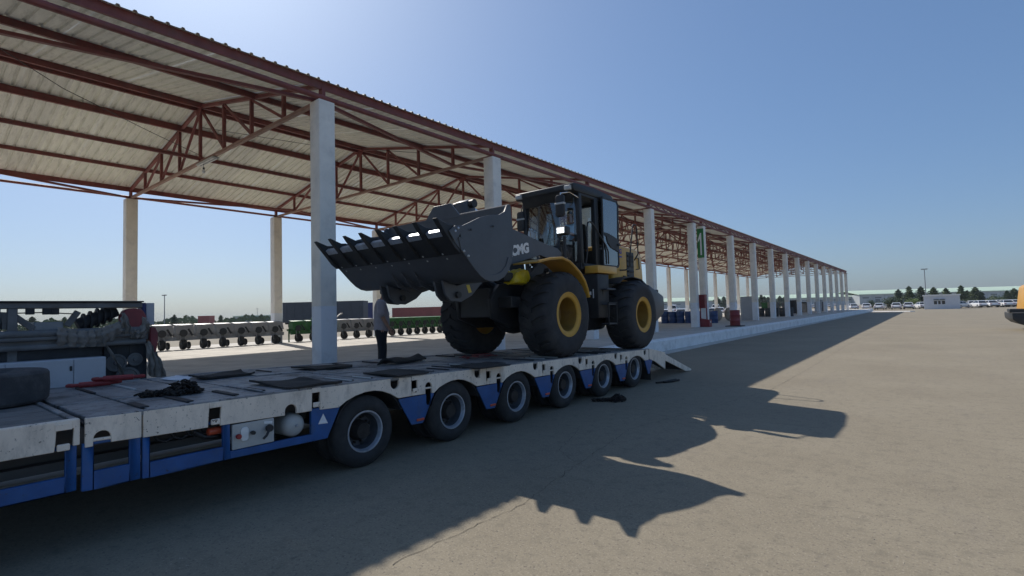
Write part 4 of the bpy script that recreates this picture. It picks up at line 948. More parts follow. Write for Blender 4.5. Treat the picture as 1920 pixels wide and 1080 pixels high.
# headlamps on stalks
for s in (0, 1):
    x = -5.63 if s == 0 else mir(-5.63)
    hl = part('headlamp_stalk', MB().tube([(x, 8.66, 2.50), (x, 8.70, 2.9), (x, 8.70, 3.2)], .035, 10), 'loader_black', ld)
    part('headlamp_housing', MB().box((x - .12, 8.58, 3.22), (x + .12, 8.76, 3.39)), 'loader_black', hl, .03, 35, seg=2)
    part('headlamp_lens', MB().box((x - .10, 8.565, 3.24), (x + .10, 8.585, 3.37)), 'panel_grey', hl, .02)
    if s == 0:
        for i in range(3):
            for j in range(2): part('lit_diode', MB().box((x - .082 + i * .06, 8.556, 3.252 + j * .058), (x - .038 + i * .06, 8.5655, 3.296 + j * .058)), 'led', hl)
# seat, steering column, console
st = part('seat', MB().box((LC - .24, 9.87, 2.98), (LC + .24, 10.40, 3.12)), 'seat_fabric', cab, .04, 35, seg=2)
part('backrest', MB().box((LC - .22, 10.36, 3.1), (LC + .22, 10.48, 3.72)), 'seat_fabric', cab, .05, 35, seg=2)
part('seat_base', MB().box((LC - .14, 9.98, 2.70), (LC + .14, 10.34, 2.98)), 'loader_black', cab, .01)
part('console', MB().box((LC - .17, 9.40, 2.70), (LC + .17, 9.58, 3.16)), 'loader_black', cab, .03)
whl = MB(); pts = []
for i in range(21):
    a = 2 * math.pi * i / 20; pts.append((LC + .19 * math.cos(a), 9.66 + .17 * math.sin(a), 3.34 - .09 * math.sin(a) * -1))
whl.tube(pts, .014, 6, False); part('steering_wheel', whl, 'loader_black', cab)
part('steering_column', MB().tube([(LC, 9.50, 3.0), (LC, 9.66, 3.34)], .03, 8), 'loader_black', cab)

# ------------------------------------------------------------------ people
def skin_mesh(nodes, edges, material, sub=2, root=0):
    me = bpy.data.meshes.new('b'); me.from_pydata([n[0] for n in nodes], edges, [])
    o = bpy.data.objects.new('b', me); col.objects.link(o)
    o.modifiers.new('s', 'SKIN'); sd = o.modifiers.new('u', 'SUBSURF'); sd.levels = sub; sd.render_levels = sub
    for i, n in enumerate(nodes):
        r = n[1]; me.skin_vertices[0].data[i].radius = r if isinstance(r, tuple) else (r, r)
        me.skin_vertices[0].data[i].use_root = (i == root)
    r = bpy.data.meshes.new_from_object(o.evaluated_get(bpy.context.evaluated_depsgraph_get()))
    bpy.data.objects.remove(o); r.materials.clear(); r.materials.append(MATS[material])
    r.polygons.foreach_set('use_smooth', [True] * len(r.polygons)); return r
def head_parts(root, c, face, up, s=1.0, hair='hair'):
    """face and nape details on a head whose centre is c; face is the looking direction"""
    c = Vector(c); f = Vector(face).normalized(); u = Vector(up).normalized(); r = f.cross(u).normalized()
    def P(a, b, d): return c + r * a * s + f * b * s + u * d * s
    part('hair', _hair(P), hair, root, 0, 60)
    for sg_ in (-1, 1):
        part('ear', MB().ball(P(.078 * sg_, -.01, -.005), .026 * s, 8, (.6, .8, 1.2)), 'skin', root)
        part('eye', MB().ball(P(.031 * sg_, .083, .012), .012 * s, 8), 'white_decal', root)
    part('nose', MB().ball(P(0, .100, -.025), .018 * s, 8, (.8, 1, 1.3)), 'skin', root)
    part('mouth', MB().ball(P(0, .088, -.062), .018 * s, 8, (1.3, .5, .35)), 'fire_red', root)
def _hair(P):
    m = MB(); n = 14; rows = 7; k = 0
    for i in range(rows + 1):
        ph = math.pi * .60 * i / rows
        for j in range(n):
            t = 2 * math.pi * j / n; fwd = math.cos(t); a = math.sin(ph) * math.sin(t) * .085; b = math.sin(ph) * fwd * .105 - .012; d = math.cos(ph) * .125 + .012
            if fwd > .3 and i > 4: d = max(d, .055)
            m.v.append(tuple(P(a, b, d)))
    for i in range(rows):
        for j in range(n): m.f.append((i * n + j, (i + 1) * n + j, (i + 1) * n + (j + 1) % n, i * n + (j + 1) % n))
    return m
def hand(nodes, edges, wrist_i, wrist, d, side_v, curl):
    """palm and five separate fingers as skinned chains rooted at the wrist"""
    d = Vector(d).normalized(); sv = Vector(side_v).normalized(); pn = d.cross(sv).normalized()
    w0 = Vector(wrist)
    def add(p, r, par): nodes.append((tuple(p), r)); edges.append((par, len(nodes) - 1)); return len(nodes) - 1
    palm = add(w0 + d * .045, (.030, .018), wrist_i); kn = add(w0 + d * .085, (.030, .015), palm)
    for i, (o_, L) in enumerate(((-.030, .070), (-.010, .080), (.011, .075), (.030, .058))):
        a = add(w0 + d * .098 + sv * o_, .0095, kn); q = w0 + d * .098 + sv * o_
        b1 = q + (d * math.cos(curl) + pn * math.sin(curl)) * L * .55; b = add(b1, .0085, a)
        add(b1 + (d * math.cos(curl * 2) + pn * math.sin(curl * 2)) * L * .45, .0075, b)
    t1 = add(w0 + d * .04 - sv * .035, .011, palm); t2_ = add(w0 + d * .075 - sv * .05 + pn * .012, .010, t1); add(w0 + d * .10 - sv * .048 + pn * .02, .0085, t2_)

# standing person on the platform, seen from behind at an angle, facing right
def standing(base, yaw):
    t = thing('person', 'standing person in grey short-sleeved shirt and black trousers behind the trailer deck', 'person', base)
    cz, sn = math.cos(yaw), math.sin(yaw)
    def W(x, y, z): return (base[0] + x * cz - y * sn, base[1] + x * sn + y * cz, base[2] + z)     # x forward, y left
    def build(spec, ed): return [(W(*p), r) for p, r in spec], list(ed)
    sp_ = [((0, 0, .95), (.15, .12)), ((.0, 0, 1.12), (.145, .115)), ((.0, 0, 1.30), (.165, .12)), ((-.01, 0, 1.44), (.14, .10)), ((.02, 0, 1.51), .060), ((.06, 0, 1.56), .06), ((.09, 0, 1.635), (.078, .092)), ((.095, 0, 1.71), (.062, .078)),
           ((0, .10, .90), .105), ((.01, .105, .50), .072), ((-.02, .11, .12), .048), ((.0, .11, .05), .05), ((.14, .125, .03), .038),
           ((0, -.10, .90), .105), ((.03, -.105, .50), .072), ((.0, -.11, .12), .048), ((.02, -.11, .05), .05), ((.16, -.125, .03), .038),
           ((-.01, .19, 1.43), .062), ((.02, .235, 1.16), .046), ((.13, .22, .93), .034), ((-.01, -.19, 1.43), .062), ((.04, -.235, 1.16), .046), ((.16, -.20, .94), .034)]
    ed = [(0, 1), (1, 2), (2, 3), (3, 4), (4, 5), (5, 6), (6, 7), (0, 8), (8, 9), (9, 10), (10, 11), (11, 12), (0, 13), (13, 14), (14, 15), (15, 16), (16, 17), (3, 18), (18, 19), (19, 20), (3, 21), (21, 22), (22, 23)]
    nodes, edges = build(sp_, ed)
    for wi, sgy in ((20, 1), (23, -1)):
        d = Vector(nodes[wi][0]) - Vector(nodes[wi - 1][0]); hand(nodes, edges, wi, nodes[wi][0], d, W(1, 0, 0) and Vector((cz, sn, 0)) * -1 * 1.0, .35 * sgy)
    me = skin_mesh(nodes, edges, 'skin'); me.transform(Matrix.Translation(-Vector(base))); link('body', me, t)
    s2 = [((0, 0, .80), (.195, .165)), ((0.01, 0, .98), (.205, .175)), ((.015, 0, 1.14), (.205, .178)), ((0, 0, 1.30), (.205, .165)), ((-.01, 0, 1.45), (.175, .13)), ((.015, 0, 1.53), (.072, .076)),
          ((-.01, .20, 1.44), .088), ((.0, .235, 1.28), .090), ((.01, .245, 1.15), .088), ((-.01, -.20, 1.44), .088), ((.01, -.235, 1.28), .090), ((.02, -.245, 1.15), .088)]
    nodes, edges = build(s2, [(0, 1), (1, 2), (2, 3), (3, 4), (4, 5), (4, 6), (6, 7), (7, 8), (4, 9), (9, 10), (10, 11)])
    me = skin_mesh(nodes, edges, 'shirt_grey'); me.transform(Matrix.Translation(-Vector(base))); link('shirt', me, t)
    s3 = [((0, 0, 1.06), (.165, .14)), ((0, 0, .90), (.180, .15)), ((0, .098, .78), .118), ((.01, .105, .50), .092), ((-.01, .11, .10), .076), ((0, -.098, .78), .118), ((.03, -.105, .50), .092), ((.01, -.11, .10), .076)]
    nodes, edges = build(s3, [(0, 1), (1, 2), (2, 3), (3, 4), (1, 5), (5, 6), (6, 7)])
    me = skin_mesh(nodes, edges, 'trousers'); me.transform(Matrix.Translation(-Vector(base))); link('trousers', me, t)
    for sgy, dx_ in ((1, 0), (-1, .02)):
        part('shoe', MB().tube([W(-.07 + dx_, .11 * sgy, .05), W(.02 + dx_, .112 * sgy, .055), W(.12 + dx_, .12 * sgy, .045), W(.20 + dx_, .128 * sgy, .03)], [.045, .05, .045, .028], 10), 'loader_black', t, 0, 60)
    head_parts(t, W(.095, 0, 1.64), (cz, sn, -.35), (0, 0, 1))
pp = onX(717, 668, -8.85)
standing((-8.85, float(pp[1]) - .02, PZ + .005), R_(52))

# operator seated in the cab
def seated(base, yaw):
    t = thing('person', 'operator in light blue shirt seated at the wheel inside the loader cab', 'person', base)
    cz, sn = math.cos(yaw), math.sin(yaw)
    def W(x, y, z): return (base[0] + x * cz - y * sn, base[1] + x * sn + y * cz, base[2] + z)
    def build(spec, ed): return [(W(*p), r) for p, r in spec], list(ed)
    sp_ = [((0, 0, .10), (.15, .12)), ((.0, 0, .28), (.145, .115)), ((.02, 0, .44), (.16, .115)), ((.03, 0, .54), (.13, .095)), ((.05, 0, .61), .056), ((.06, 0, .67), .06), ((.07, 0, .76), (.076, .09)), ((.07, 0, .83), (.06, .075)),
           ((.10, .09, .10), .095), ((.44, .11, .13), .07), ((.48, .11, -.28), .045), ((.58, .12, -.33), .04), ((.10, -.09, .10), .095), ((.44, -.11, .13), .07), ((.48, -.11, -.28), .045), ((.58, -.12, -.33), .04),
           ((.03, .19, .52), .06), ((.10, .24, .28), .045), ((.34, .14, .34), .034), ((.03, -.19, .52), .06), ((.10, -.24, .28), .045), ((.34, -.14, .34), .034)]
    ed = [(0, 1), (1, 2), (2, 3), (3, 4), (4, 5), (5, 6), (6, 7), (0, 8), (8, 9), (9, 10), (10, 11), (0, 12), (12, 13), (13, 14), (14, 15), (3, 16), (16, 17), (17, 18), (3, 19), (19, 20), (20, 21)]
    nodes, edges = build(sp_, ed)
    for wi in (18, 21):
        d = Vector(nodes[wi][0]) - Vector(nodes[wi - 1][0]); hand(nodes, edges, wi, nodes[wi][0], d, Vector((-sn, cz, 0)), .5)
    me = skin_mesh(nodes, edges, 'skin'); me.transform(Matrix.Translation(-Vector(base))); link('body', me, t)
    s2 = [((0, 0, .08), (.168, .135)), ((0, 0, .27), (.168, .135)), ((.02, 0, .44), (.178, .132)), ((.03, 0, .54), (.148, .11)), ((.05, 0, .605), (.066, .07)), ((.03, .19, .525), .076), ((.075, .228, .36), .07), ((.10, .24, .30), .066), ((.03, -.19, .525), .076), ((.075, -.228, .36), .07), ((.10, -.24, .30), .066)]
    nodes, edges = build(s2, [(0, 1), (1, 2), (2, 3), (3, 4), (3, 5), (5, 6), (6, 7), (3, 8), (8, 9), (9, 10)])
    me = skin_mesh(nodes, edges, 'shirt_blue'); me.transform(Matrix.Translation(-Vector(base))); link('shirt', me, t)
    s3 = [((0, 0, .12), (.158, .128)), ((.06, 0, .08), (.16, .12)), ((.14, .09, .10), .105), ((.45, .11, .12), .084), ((.48, .11, -.24), .065), ((.14, -.09, .10), .105), ((.45, -.11, .12), .084), ((.48, -.11, -.24), .065)]
    nodes, edges = build(s3, [(0, 1), (1, 2), (2, 3), (3, 4), (1, 5), (5, 6), (6, 7)])
    me = skin_mesh(nodes, edges, 'trousers'); me.transform(Matrix.Translation(-Vector(base))); link('trousers', me, t)
    head_parts(t, W(.075, 0, .765), (cz, sn, -.05), (0, 0, 1))
seated((LC + .03, 10.14, 3.10), R_(-90))
# ------------------------------------------------------------------ old farm machine draped in sacking, left, on the platform
MX = -8.75
fm = thing('farm_header', 'old grey farm machine with red guards draped in sacking behind the trailer front', 'farm machine', (-8.9, 1.2, PZ + .005))
def q7(x, y, X=MX): p = onX(x / 6.35, 550 + y / 6.35, X); return (float(p[1]), float(p[2]))
def q8(x, y, X=MX): p = onX(150 + x / 6.35, 550 + y / 6.35, X); return (float(p[1]), float(p[2]))
ye, zt = q8(735, 108); _, zb = q8(735, 180)
part('top_beam', MB().box((MX - .12, -1.4, zb + .01), (MX + .04, ye, zt)), 'machine_grey', fm, .01)
part('beam_lip', MB().box((MX - .15, -1.4, zt + .001), (MX + .07, ye + .01, zt + .02)), 'machine_dark', fm, .004)
ze0 = q8(800, 372)[1]; y_a, y_b = q8(738, 200)[0], q8(790, 200)[0]; y_c = q8(888, 200)[0]
part('end_box', MB().box((MX - .20, y_a, ze0), (MX - .01, y_b, zt - .005)), 'cont_blue', fm, .006)
part('end_box', MB().box((MX - .21, y_b + .002, ze0 - .01), (MX - .005, y_c, zt - .008)), 'cabinet_white', fm, .006)
for x in (147, -60, -330):
    y, _ = q7(x, 300); part('post', MB().box((MX - .08, y - .045, PZ + .005), (MX + .03, y + .045, zb + .012)), 'machine_grey', fm, .006)
for a, b in (((180, 275), (400, 425)), ((935, 215), (800, 390)), ((60, 225), (30, 430)), ((-30, 225), (-20, 430))):
    pa, pb = q7(*a), q7(*b); part('brace', MB().bar((MX - .03, *pa), (MX - .03, *pb), .05, .07), 'machine_grey', fm, .004)
for x in (360, 560, 655):
    y, z = q7(x, 225); part('bracket', MB().box((MX - .06, y - .04, z - .03), (MX + .02, y + .04, zb + .015)), 'machine_dark', fm, .006)
a, b = q7(175, 238), q7(870, 245); part('cable', MB().tube([(MX + .01, *a), (MX + .01, (a[0] + b[0]) / 2, (a[1] + b[1]) / 2 + .015), (MX + .01, *b)], .008, 6), 'machine_dark', fm)
a, b = q7(405, 345), q7(760, 440); part('hopper', MB().box((MX - .3, a[0], b[1] - .05), (MX - .02, b[0], a[1])), 'implement_grey', fm, .01)
yl = -1.4; yr = q8(800, 500)[0]; z1 = q7(300, 470)[1]; z2 = q7(300, 690)[1]
part('table', MB().prism([(yl, z2 + .02), (yr, z2 + .06), (yr, z1 - .05), (q7(800, 500)[0], z1 - .03), (yl, z1)], 'X', MX - .65, MX + .06), 'machine_grey', fm, .02)
for z, r in ((z2 + .03, .035), ((z1 + z2) / 2 + .02, .03), (z1 - .03, .045)):
    part('roller', MB().tube([(MX + .09, yl, z), (MX + .09, yr - .05, z + .02)], r, 12), 'machine_grey', fm)
part('red_strip', MB().box((MX + .062, q8(100, 500)[0], q8(100, 540)[1]), (MX + .08, q8(570, 500)[0], q8(100, 505)[1])), 'machine_red', fm, .004)
part('under_beam', MB().box((MX - .5, yl, z2 - .13), (MX + .02, q8(290, 700)[0], z2 + .015)), 'machine_dark', fm, .008)
# slanted knife drum in the upper gap
a, b = q8(10, 380), q8(480, 200); part('auger', MB().tube([(MX - .2, *a), (MX - .2, *b)], .085, 12), 'machine_dark', fm)
for t in (.15, .32, .5, .66, .83):
    y = a[0] + (b[0] - a[0]) * t; z = a[1] + (b[1] - a[1]) * t
    part('flight', MB().lathe([(-.012, .13), (.012, .13)], 'Y', (MX - .2, y, z), 16), 'machine_dark', fm)
# dark drive side with cut-outs: built from strips
ya, yb = q8(260, 600)[0], q8(790, 600)[0]; zc, zd = q8(400, 585)[1], PZ + .005
m = MB()
for f0, f1 in ((0, .22), (.32, .52), (.60, .72), (.80, 1)): m.box((MX - .06, ya + (yb - ya) * f0, zd), (MX + .02, ya + (yb - ya) * f1, zc))
for g0, g1 in ((0, .30), (.36, .66), (.74, 1)): m.box((MX - .05, ya + .002, zd + (zc - zd) * g0), (MX + .01, yb - .002, zd + (zc - zd) * g1))
part('drive_side', m, 'machine_dark', fm)
for y, z, r in ((ya + (yb - ya) * .3, zc - .28, .12), (ya + (yb - ya) * .72, zc - .25, .09), (ya + (yb - ya) * .55, zc - .5, .15)):
    part('pulley', MB().lathe([(.0, r), (.03, r), (.03, r * .8), (.015, r * .75), (.015, r * .3), (.05, r * .25), (.05, .01)], 'X', (MX + .021, y, z), 24), 'machine_grey', fm)
a, b = q8(545, 215), q8(700, 420)
cy, cz_ = (a[0] + b[0]) / 2, (a[1] + b[1]) / 2
part('guard', MB().prism([(cy - .13, cz_ - .15), (cy + .13, cz_ - .15), (cy + .145, cz_ + .05), (cy + .10, cz_ + .14), (cy, cz_ + .17), (cy - .1, cz_ + .14), (cy - .14, cz_ + .05)], 'X', MX - .12, MX + .10), 'machine_red', fm, .015)
part('guard', MB().prism([q8(812, 405), q8(875, 400), q8(910, 470), q8(905, 600), q8(880, 720), q8(815, 725)], 'X', MX - .25, MX + .08), 'machine_red', fm, .012)
# sacking
def drape(top, bot, xoff, label, seed, n=26, m_=10, puff=.05):
    rn = random.Random(seed); vs = []
    def lerp(pl, t):
        t *= len(pl) - 1; i = min(int(t), len(pl) - 2); f = t - i
        return (pl[i][0] * (1 - f) + pl[i + 1][0] * f, pl[i][1] * (1 - f) + pl[i + 1][1] * f)
    ph = [rn.uniform(0, 6.28) for _ in range(4)]
    for lay in (0, -.012):
        for i in range(n + 1):
            a = lerp(top, i / n); b = lerp(bot, i / n)
            for j in range(m_ + 1):
                t = j / m_; fold = .022 * math.sin(i * 1.35 + ph[0] + .6 * math.sin(j * .7)) * (.4 + t) + .012 * math.sin(i * 2.9 + ph[1]) + .010 * math.sin(j * 1.9 + ph[2])
                vs.append((xoff + fold + puff * math.sin(math.pi * t) + lay, a[0] * (1 - t) + b[0] * t + .01 * math.sin(j * 1.3 + i), a[1] * (1 - t) + b[1] * t))
    N = (n + 1) * (m_ + 1); fs = []
    for i in range(n):
        for j in range(m_):
            k = i * (m_ + 1) + j; fs += [(k, k + 1, k + m_ + 2, k + m_ + 1), (N + k, N + k + m_ + 1, N + k + m_ + 2, N + k + 1)]
    part('sacking', MB().add(vs, fs), 'sacking', fm, 0, 70)
drape([q8(470, 240), q8(520, 225), q8(545, 300), q8(570, 380), q8(640, 425), q8(700, 380), q8(710, 270), q8(760, 290)], [q8(420, 420), q8(480, 470), q8(560, 520), q8(600, 540), q8(650, 545), q8(720, 530), q8(790, 470), q8(805, 400)], MX + .10, '', 1)
drape([q8(-300, 400), q8(0, 440), q8(200, 420), q8(450, 330)], [q8(-300, 620), q8(0, 640), q8(250, 630), q8(460, 480)], MX + .12, '', 2, 30)
drape([q8(740, 600), q8(800, 560), q8(860, 700), q8(885, 690)], [q8(770, 960), q8(830, 990), q8(940, 1000), q8(1000, 980)], MX + .11, '', 3, 16)
drape([q8(260, 620), q8(300, 620)], [q8(460, 990), q8(520, 1000)], MX + .13, '', 4, 6)
# white cabinet in front of it
cbt = thing('steel_cabinet', 'low white steel cabinet with two doors under the old farm machine', 'cabinet', (-8.55, .6, PZ + .005))
zc1 = onX(150, 672, -8.45)[2]; yc1 = onX(199, 690, -8.45)[1]; ycm = onX(138, 690, -8.45)[1]
part('carcass', MB().box((-8.72, -1.2, PZ + .006), (-8.46, yc1, zc1)), 'cabinet_white', cbt, .006)
for y0, y1 in ((ycm + .004, yc1 - .004), (ycm - .62, ycm - .004), (ycm - 1.24, ycm - .628)):
    part('door', MB().box((-8.459, y0, PZ + .03), (-8.445, y1, zc1 - .01)), 'cabinet_white', cbt, .004)
y_, z_ = onX(133, 691, -8.44)[1:]
part('handle', MB().box((-8.444, y_ - .012, z_ - .03), (-8.43, y_ + .012, z_ + .03)), 'loader_black', cbt, .004)
# loose poles on the platform by the sacking
for k, (u0, v0, u1, v1) in enumerate([(300, 693, 388, 690), (310, 697, 350, 693), (296, 699, 372, 694)]):
    a, b = onZ(u0, v0, PZ + .02), onZ(u1, v1, PZ + .02)
    d_ = Vector(b) - Vector(a); a = Vector((-8.55 - k * .12, float(a[1]) * .8 - .1, PZ + .03)); b = a + Vector((-.35, 1.0, 0)) * (.9 + .2 * k)
    solo('pole', MB().tube([a, b], .022, 8), 'bark', 'bare pole lying on the platform beside the sacking', 'pole', a, 'loose poles by the sacking')

# ------------------------------------------------------------------ row-crop planters in the sun along the far side of the platform
def planter_unit(bodym, lidm):
    u = {}
    u['row_unit'] = MB().prism([(-.02, .42), (.30, .40), (.42, .55), (.42, .60), (.30, .98), (.02, 1.02), (-.10, .85), (-.12, .60)], 'Y', -.30, .30).mesh('row_unit', bodym, (0, 0, 0), .015)
    u['lid'] = MB().prism([(.30, 1.0), (.45, .66), (.47, .67), (.33, 1.02), (-.02, 1.06), (-.02, 1.035)], 'Y', -.335, .335).mesh('lid', lidm, (0, 0, 0), .004)
    u['gauge_wheel'] = MB().lathe([(-.07, .13), (-.085, .19), (-.05, .21), (.05, .21), (.085, .19), (.07, .13)], 'Y', (.46, -.10, .215), 20).mesh('gauge_wheel', 'tyre', (0, 0, 0), 0, 40)
    u['press_wheel'] = MB().lathe([(-.04, .10), (-.05, .14), (-.02, .155), (.02, .155), (.05, .14), (.04, .10)], 'Y', (.12, .22, .16), 18).mesh('press_wheel', 'tyre', (0, 0, 0), 0, 40)
    u['seed_disc'] = MB().lathe([(-.05, .15), (.03, .15), (.04, .05)], 'X', (.44, -.08, .68), 18).mesh('seed_disc', 'loader_black', (0, 0, 0), 0, 40)
    u['fork'] = MB().tube([(.40, -.18, .62), (.52, -.19, .22), (.52, -.01, .22), (.40, -.02, .62)], .018, 6).mesh('fork', 'implement_lid', (0, 0, 0))
    u['press_arm'] = MB().bar((.1, .15, .5), (.12, .15, .16), .03, .03).mesh('press_arm', lidm, (0, 0, 0))
    u['chute'] = MB().bar((.40, .12, .85), (.50, .24, .58), .07, .06).mesh('chute', 'loader_black', (0, 0, 0))
    return u
def planter(y0, n, bodym, lidm, label, xf=-24.62, step=.775, arms=None):
    t = thing('planter', label, 'planter', (xf, y0 + (n - 1) * step / 2, PZ + .005), 'seed planters along the sunny platform edge')
    u = planter_unit(bodym, lidm)
    part('tool_bar', MB().bar((xf - .02, y0 - .4, PZ + .60), (xf - .02, y0 + (n - 1) * step + .4, PZ + .60), .10, .10), bodym, t)
    part('tool_bar', MB().bar((xf + .30, y0 - .4, PZ + .46), (xf + .30, y0 + (n - 1) * step + .4, PZ + .46), .08, .16), bodym, t)
    for i in range(n):
        y = y0 + i * step; r = link('row_unit', u['row_unit'], t, (xf, y, PZ + .005))
        for k in ('lid', 'gauge_wheel', 'press_wheel', 'press_arm', 'seed_disc', 'fork', 'chute'): link(k, u[k], r)
    for y in (arms or []):
        part('marker_arm', MB().tube([(xf + .2, y, PZ + .9), (xf + .25, y + .05, PZ + 1.15), (xf + .2, y + .3, PZ + 1.32), (xf + .1, y + .5, PZ + 1.36)], .035, 8), lidm, t)
    for y in (y0 - .38, y0 + (n - 1) * step + .38): part('stand', MB().bar((xf + .1, y, PZ + .006), (xf + .1, y, PZ + .62), .06, .05), bodym, t)
planter(5.85, 9, 'implement_grey', 'implement_lid', 'grey row planter with black wheels standing beside the old farm machine')
planter(13.2, 3, 'implement_green', 'implement_green', 'green planter standing beside the long grey row planter', arms=[13.9, 14.6])
planter(15.75, 3, 'implement_grey', 'implement_lid', 'pale planter with raised white arm standing between green planters', arms=[15.3])
planter(18.3, 8, 'implement_green', 'implement_green', 'long dark green planter standing next to the pale planter', step=.62)

# ------------------------------------------------------------------ things standing under the sheds
def drum(x, y, m, label, grp, h=.88, r=.29):
    t = thing('drum', label, 'drum', (x, y, PZ + .005), grp)
    p = [(0, r - .01), (0, r), (.02, r), (h * .31, r - .006), (h * .33, r + .008), (h * .35, r - .006), (h * .64, r - .006), (h * .66, r + .008), (h * .68, r - .006), (h - .02, r), (h, r), (h, r - .02), (h - .02, r - .03)]
    part('shell', MB().lathe(p, 'Z', (x, y, PZ + .005), 24), m, t, 0, 40); part('bung', MB().lathe([(0, .03), (.02, .03)], 'Z', (x + .15, y, PZ + h - .015), 8), 'rim_silver', t)
for i in range(7): drum(-15.7 + .61 * i, 38.0 + .08 * math.sin(i * 3), 'drum_blue', 'blue steel drum in a row under the far shed', 'blue drums in a row')
for i in range(5): drum(-13.4 + .66 * i, 57.4 + .1 * math.sin(i * 5), 'drum_dark', 'dark drum standing under the far shed beyond grey board', 'dark drums under the far shed')
for k, (x, y) in enumerate([(-13.2, 42.6), (-12.5, 43.2)]):
    m = MB().ball((x, y, PZ + .52), .46, 16, (.78, .76, 1.13)); rn = random.Random(k)
    m.v = [(a + .02 * math.sin(b * 20 + c * 9), b + .02 * math.cos(a * 17 + c * 11), max(PZ + .006, PZ + (c - PZ) * 1.05)) for a, b, c in m.v]
    solo('bulk_bag', m, 'sack_brown', ['brown bulk sack standing beside the end of blue drum row', 'brown bulk sack standing between the red drum and grey board'][k], 'sack', (x, y, PZ + .005), 'brown bulk sacks', smooth=60)
fs_ = thing('fire_point', 'red fire point stand with cabinet above and sand box below', 'fire stand', (-10.3, 31.0, PZ + .005))
part('sand_box', MB().prism([(-10.62, PZ + .006), (-10.02, PZ + .006), (-10.02, PZ + .42), (-10.62, PZ + .50)], 'Y', 30.75, 31.2), 'fire_red', fs_, .01)
for x in (-10.6, -10.24): part('post', MB().box((x - .03, 31.0, PZ + .4), (x + .03, 31.06, 2.4)), 'fire_red', fs_)
part('cabinet', MB().box((-10.64, 30.86, 1.62), (-10.22, 31.1, 2.42)), 'fire_red', fs_, .01)
part('door', MB().box((-10.20, 30.86, 1.62), (-10.17, 30.55, 2.40)), 'fire_red', fs_, .006)
part('notice', MB().box((-10.56, 30.985, 1.02), (-10.28, 30.998, 1.56)), 'booth_trim', fs_)
part('tool', MB().tube([(-10.12, 30.92, PZ + .3), (-10.10, 30.98, 1.7)], .02, 6), 'bulb_white', fs_)
part('emblem', MB().lathe([(0, .06), (.006, .055)], 'X', (-10.019, 30.97, PZ + .3), 12), 'white_decal', fs_)
rb = thing('red_drum', 'red drum bin standing on a dark flat base near the kerb', 'drum', (-8.85, 31.7, PZ + .006))
part('shell', MB().lathe([(.05, .26), (.06, .28), (.3, .275), (.32, .29), (.34, .275), (.64, .275), (.66, .29), (.68, .275), (.93, .28), (.95, .28), (.95, .25), (.90, .25)], 'Z', (-8.85, 31.7, PZ + .006), 24), 'fire_red', rb, 0, 40)
part('base', MB().box((-9.3, 31.3, PZ + .007), (-8.40, 32.1, PZ + .055)), 'tyre', rb, .01)
gb_ = thing('notice_board', 'plain grey upright board standing against a column of far shed', 'board', (-11.6, 44.9, PZ + .006))
part('panel', MB().box((-12.05, 44.9, PZ + .006), (-11.1, 44.96, 2.45)), 'board_grey', gb_, .006)
for x in (-12.0, -11.15): part('foot', MB().box((x - .04, 44.965, PZ + .006), (x + .04, 45.3, PZ + .08)), 'pole_grey', gb_)
# tractor-drawn implements parked under the far shed
def harrow(x, y, k):
    t = thing('farm_implement', ['dark farm implement with spoked wheel parked under the far shed', 'dark farm frame on iron wheels parked beyond the spoked wheel', 'dark folded farm implement parked near the end of far shed', 'low dark farm implement behind the last columns of far shed'][k], 'farm implement', (x, y, PZ + .006))
    for s in (-1, 1):
        yy = y + s * .9
        wl = MB(); pts = [(x + s * .1, yy + .45 * math.cos(a * math.pi / 10), PZ + .46 + .45 * math.sin(a * math.pi / 10) * 1.0) for a in range(21)]
        wl.tube(pts, .035, 6, False)
        for a in range(6): wl.bar((x + s * .1, yy, PZ + .46), (x + s * .1, yy + .44 * math.cos(a * math.pi / 3), PZ + .46 + .44 * math.sin(a * math.pi / 3)), .03, .03)
        part('wheel', wl, 'machine_dark', t)
    part('frame', MB().box((x - .5, y - 1.4, PZ + .55), (x + .3, y + 1.4, PZ + .72)), 'machine_dark', t, .01)
    part('hopper', MB().prism([(x - .6, PZ + .73), (x + .4, PZ + .73), (x + .6, PZ + 1.5), (x - .7, PZ + 1.5)], 'Y', y - 1.2, y + (.2 + .3 * k)), ['machine_dark', 'implement_green', 'machine_grey', 'machine_dark'][k], t, .01)
    for i in range(7): part('tine', MB().tube([(x + .35, y - 1.2 + .4 * i, PZ + .6), (x + .5, y - 1.2 + .4 * i, PZ + .3), (x + .42, y - 1.2 + .4 * i, PZ + .02)], .022, 6), 'machine_dark', t)
for k, (x, y) in enumerate([(-15.5, 62.5), (-15.0, 68.5), (-14.5, 77), (-14.5, 87)]): harrow(x, y, k)
for k, (x, y, h) in enumerate([(-13.9, 65.2, 1.5), (-13.3, 72.5, 1.7), (-13.6, 81.5, 1.3), (-13.2, 92, 1.5)]):
    t = thing('wooden_crate', ['tall pale crate beside the spoked wheel implement', 'tall dark crate standing mid way along far shed', 'low pale crate under the far shed', 'pale crate near the end of the far shed'][k], 'crate', (x, y, PZ + .006))
    part('core', MB().box((x - .5, y - .6, PZ + .06), (x + .5, y + .6, PZ + h)), ['sack_brown', 'machine_dark', 'sack_brown', 'board_grey'][k], t, .01)
    for i in range(4): part('batten', MB().box((x + .501, y - .58 + .36 * i, PZ + .006), (x + .53, y - .50 + .36 * i, PZ + h)), 'bark', t)

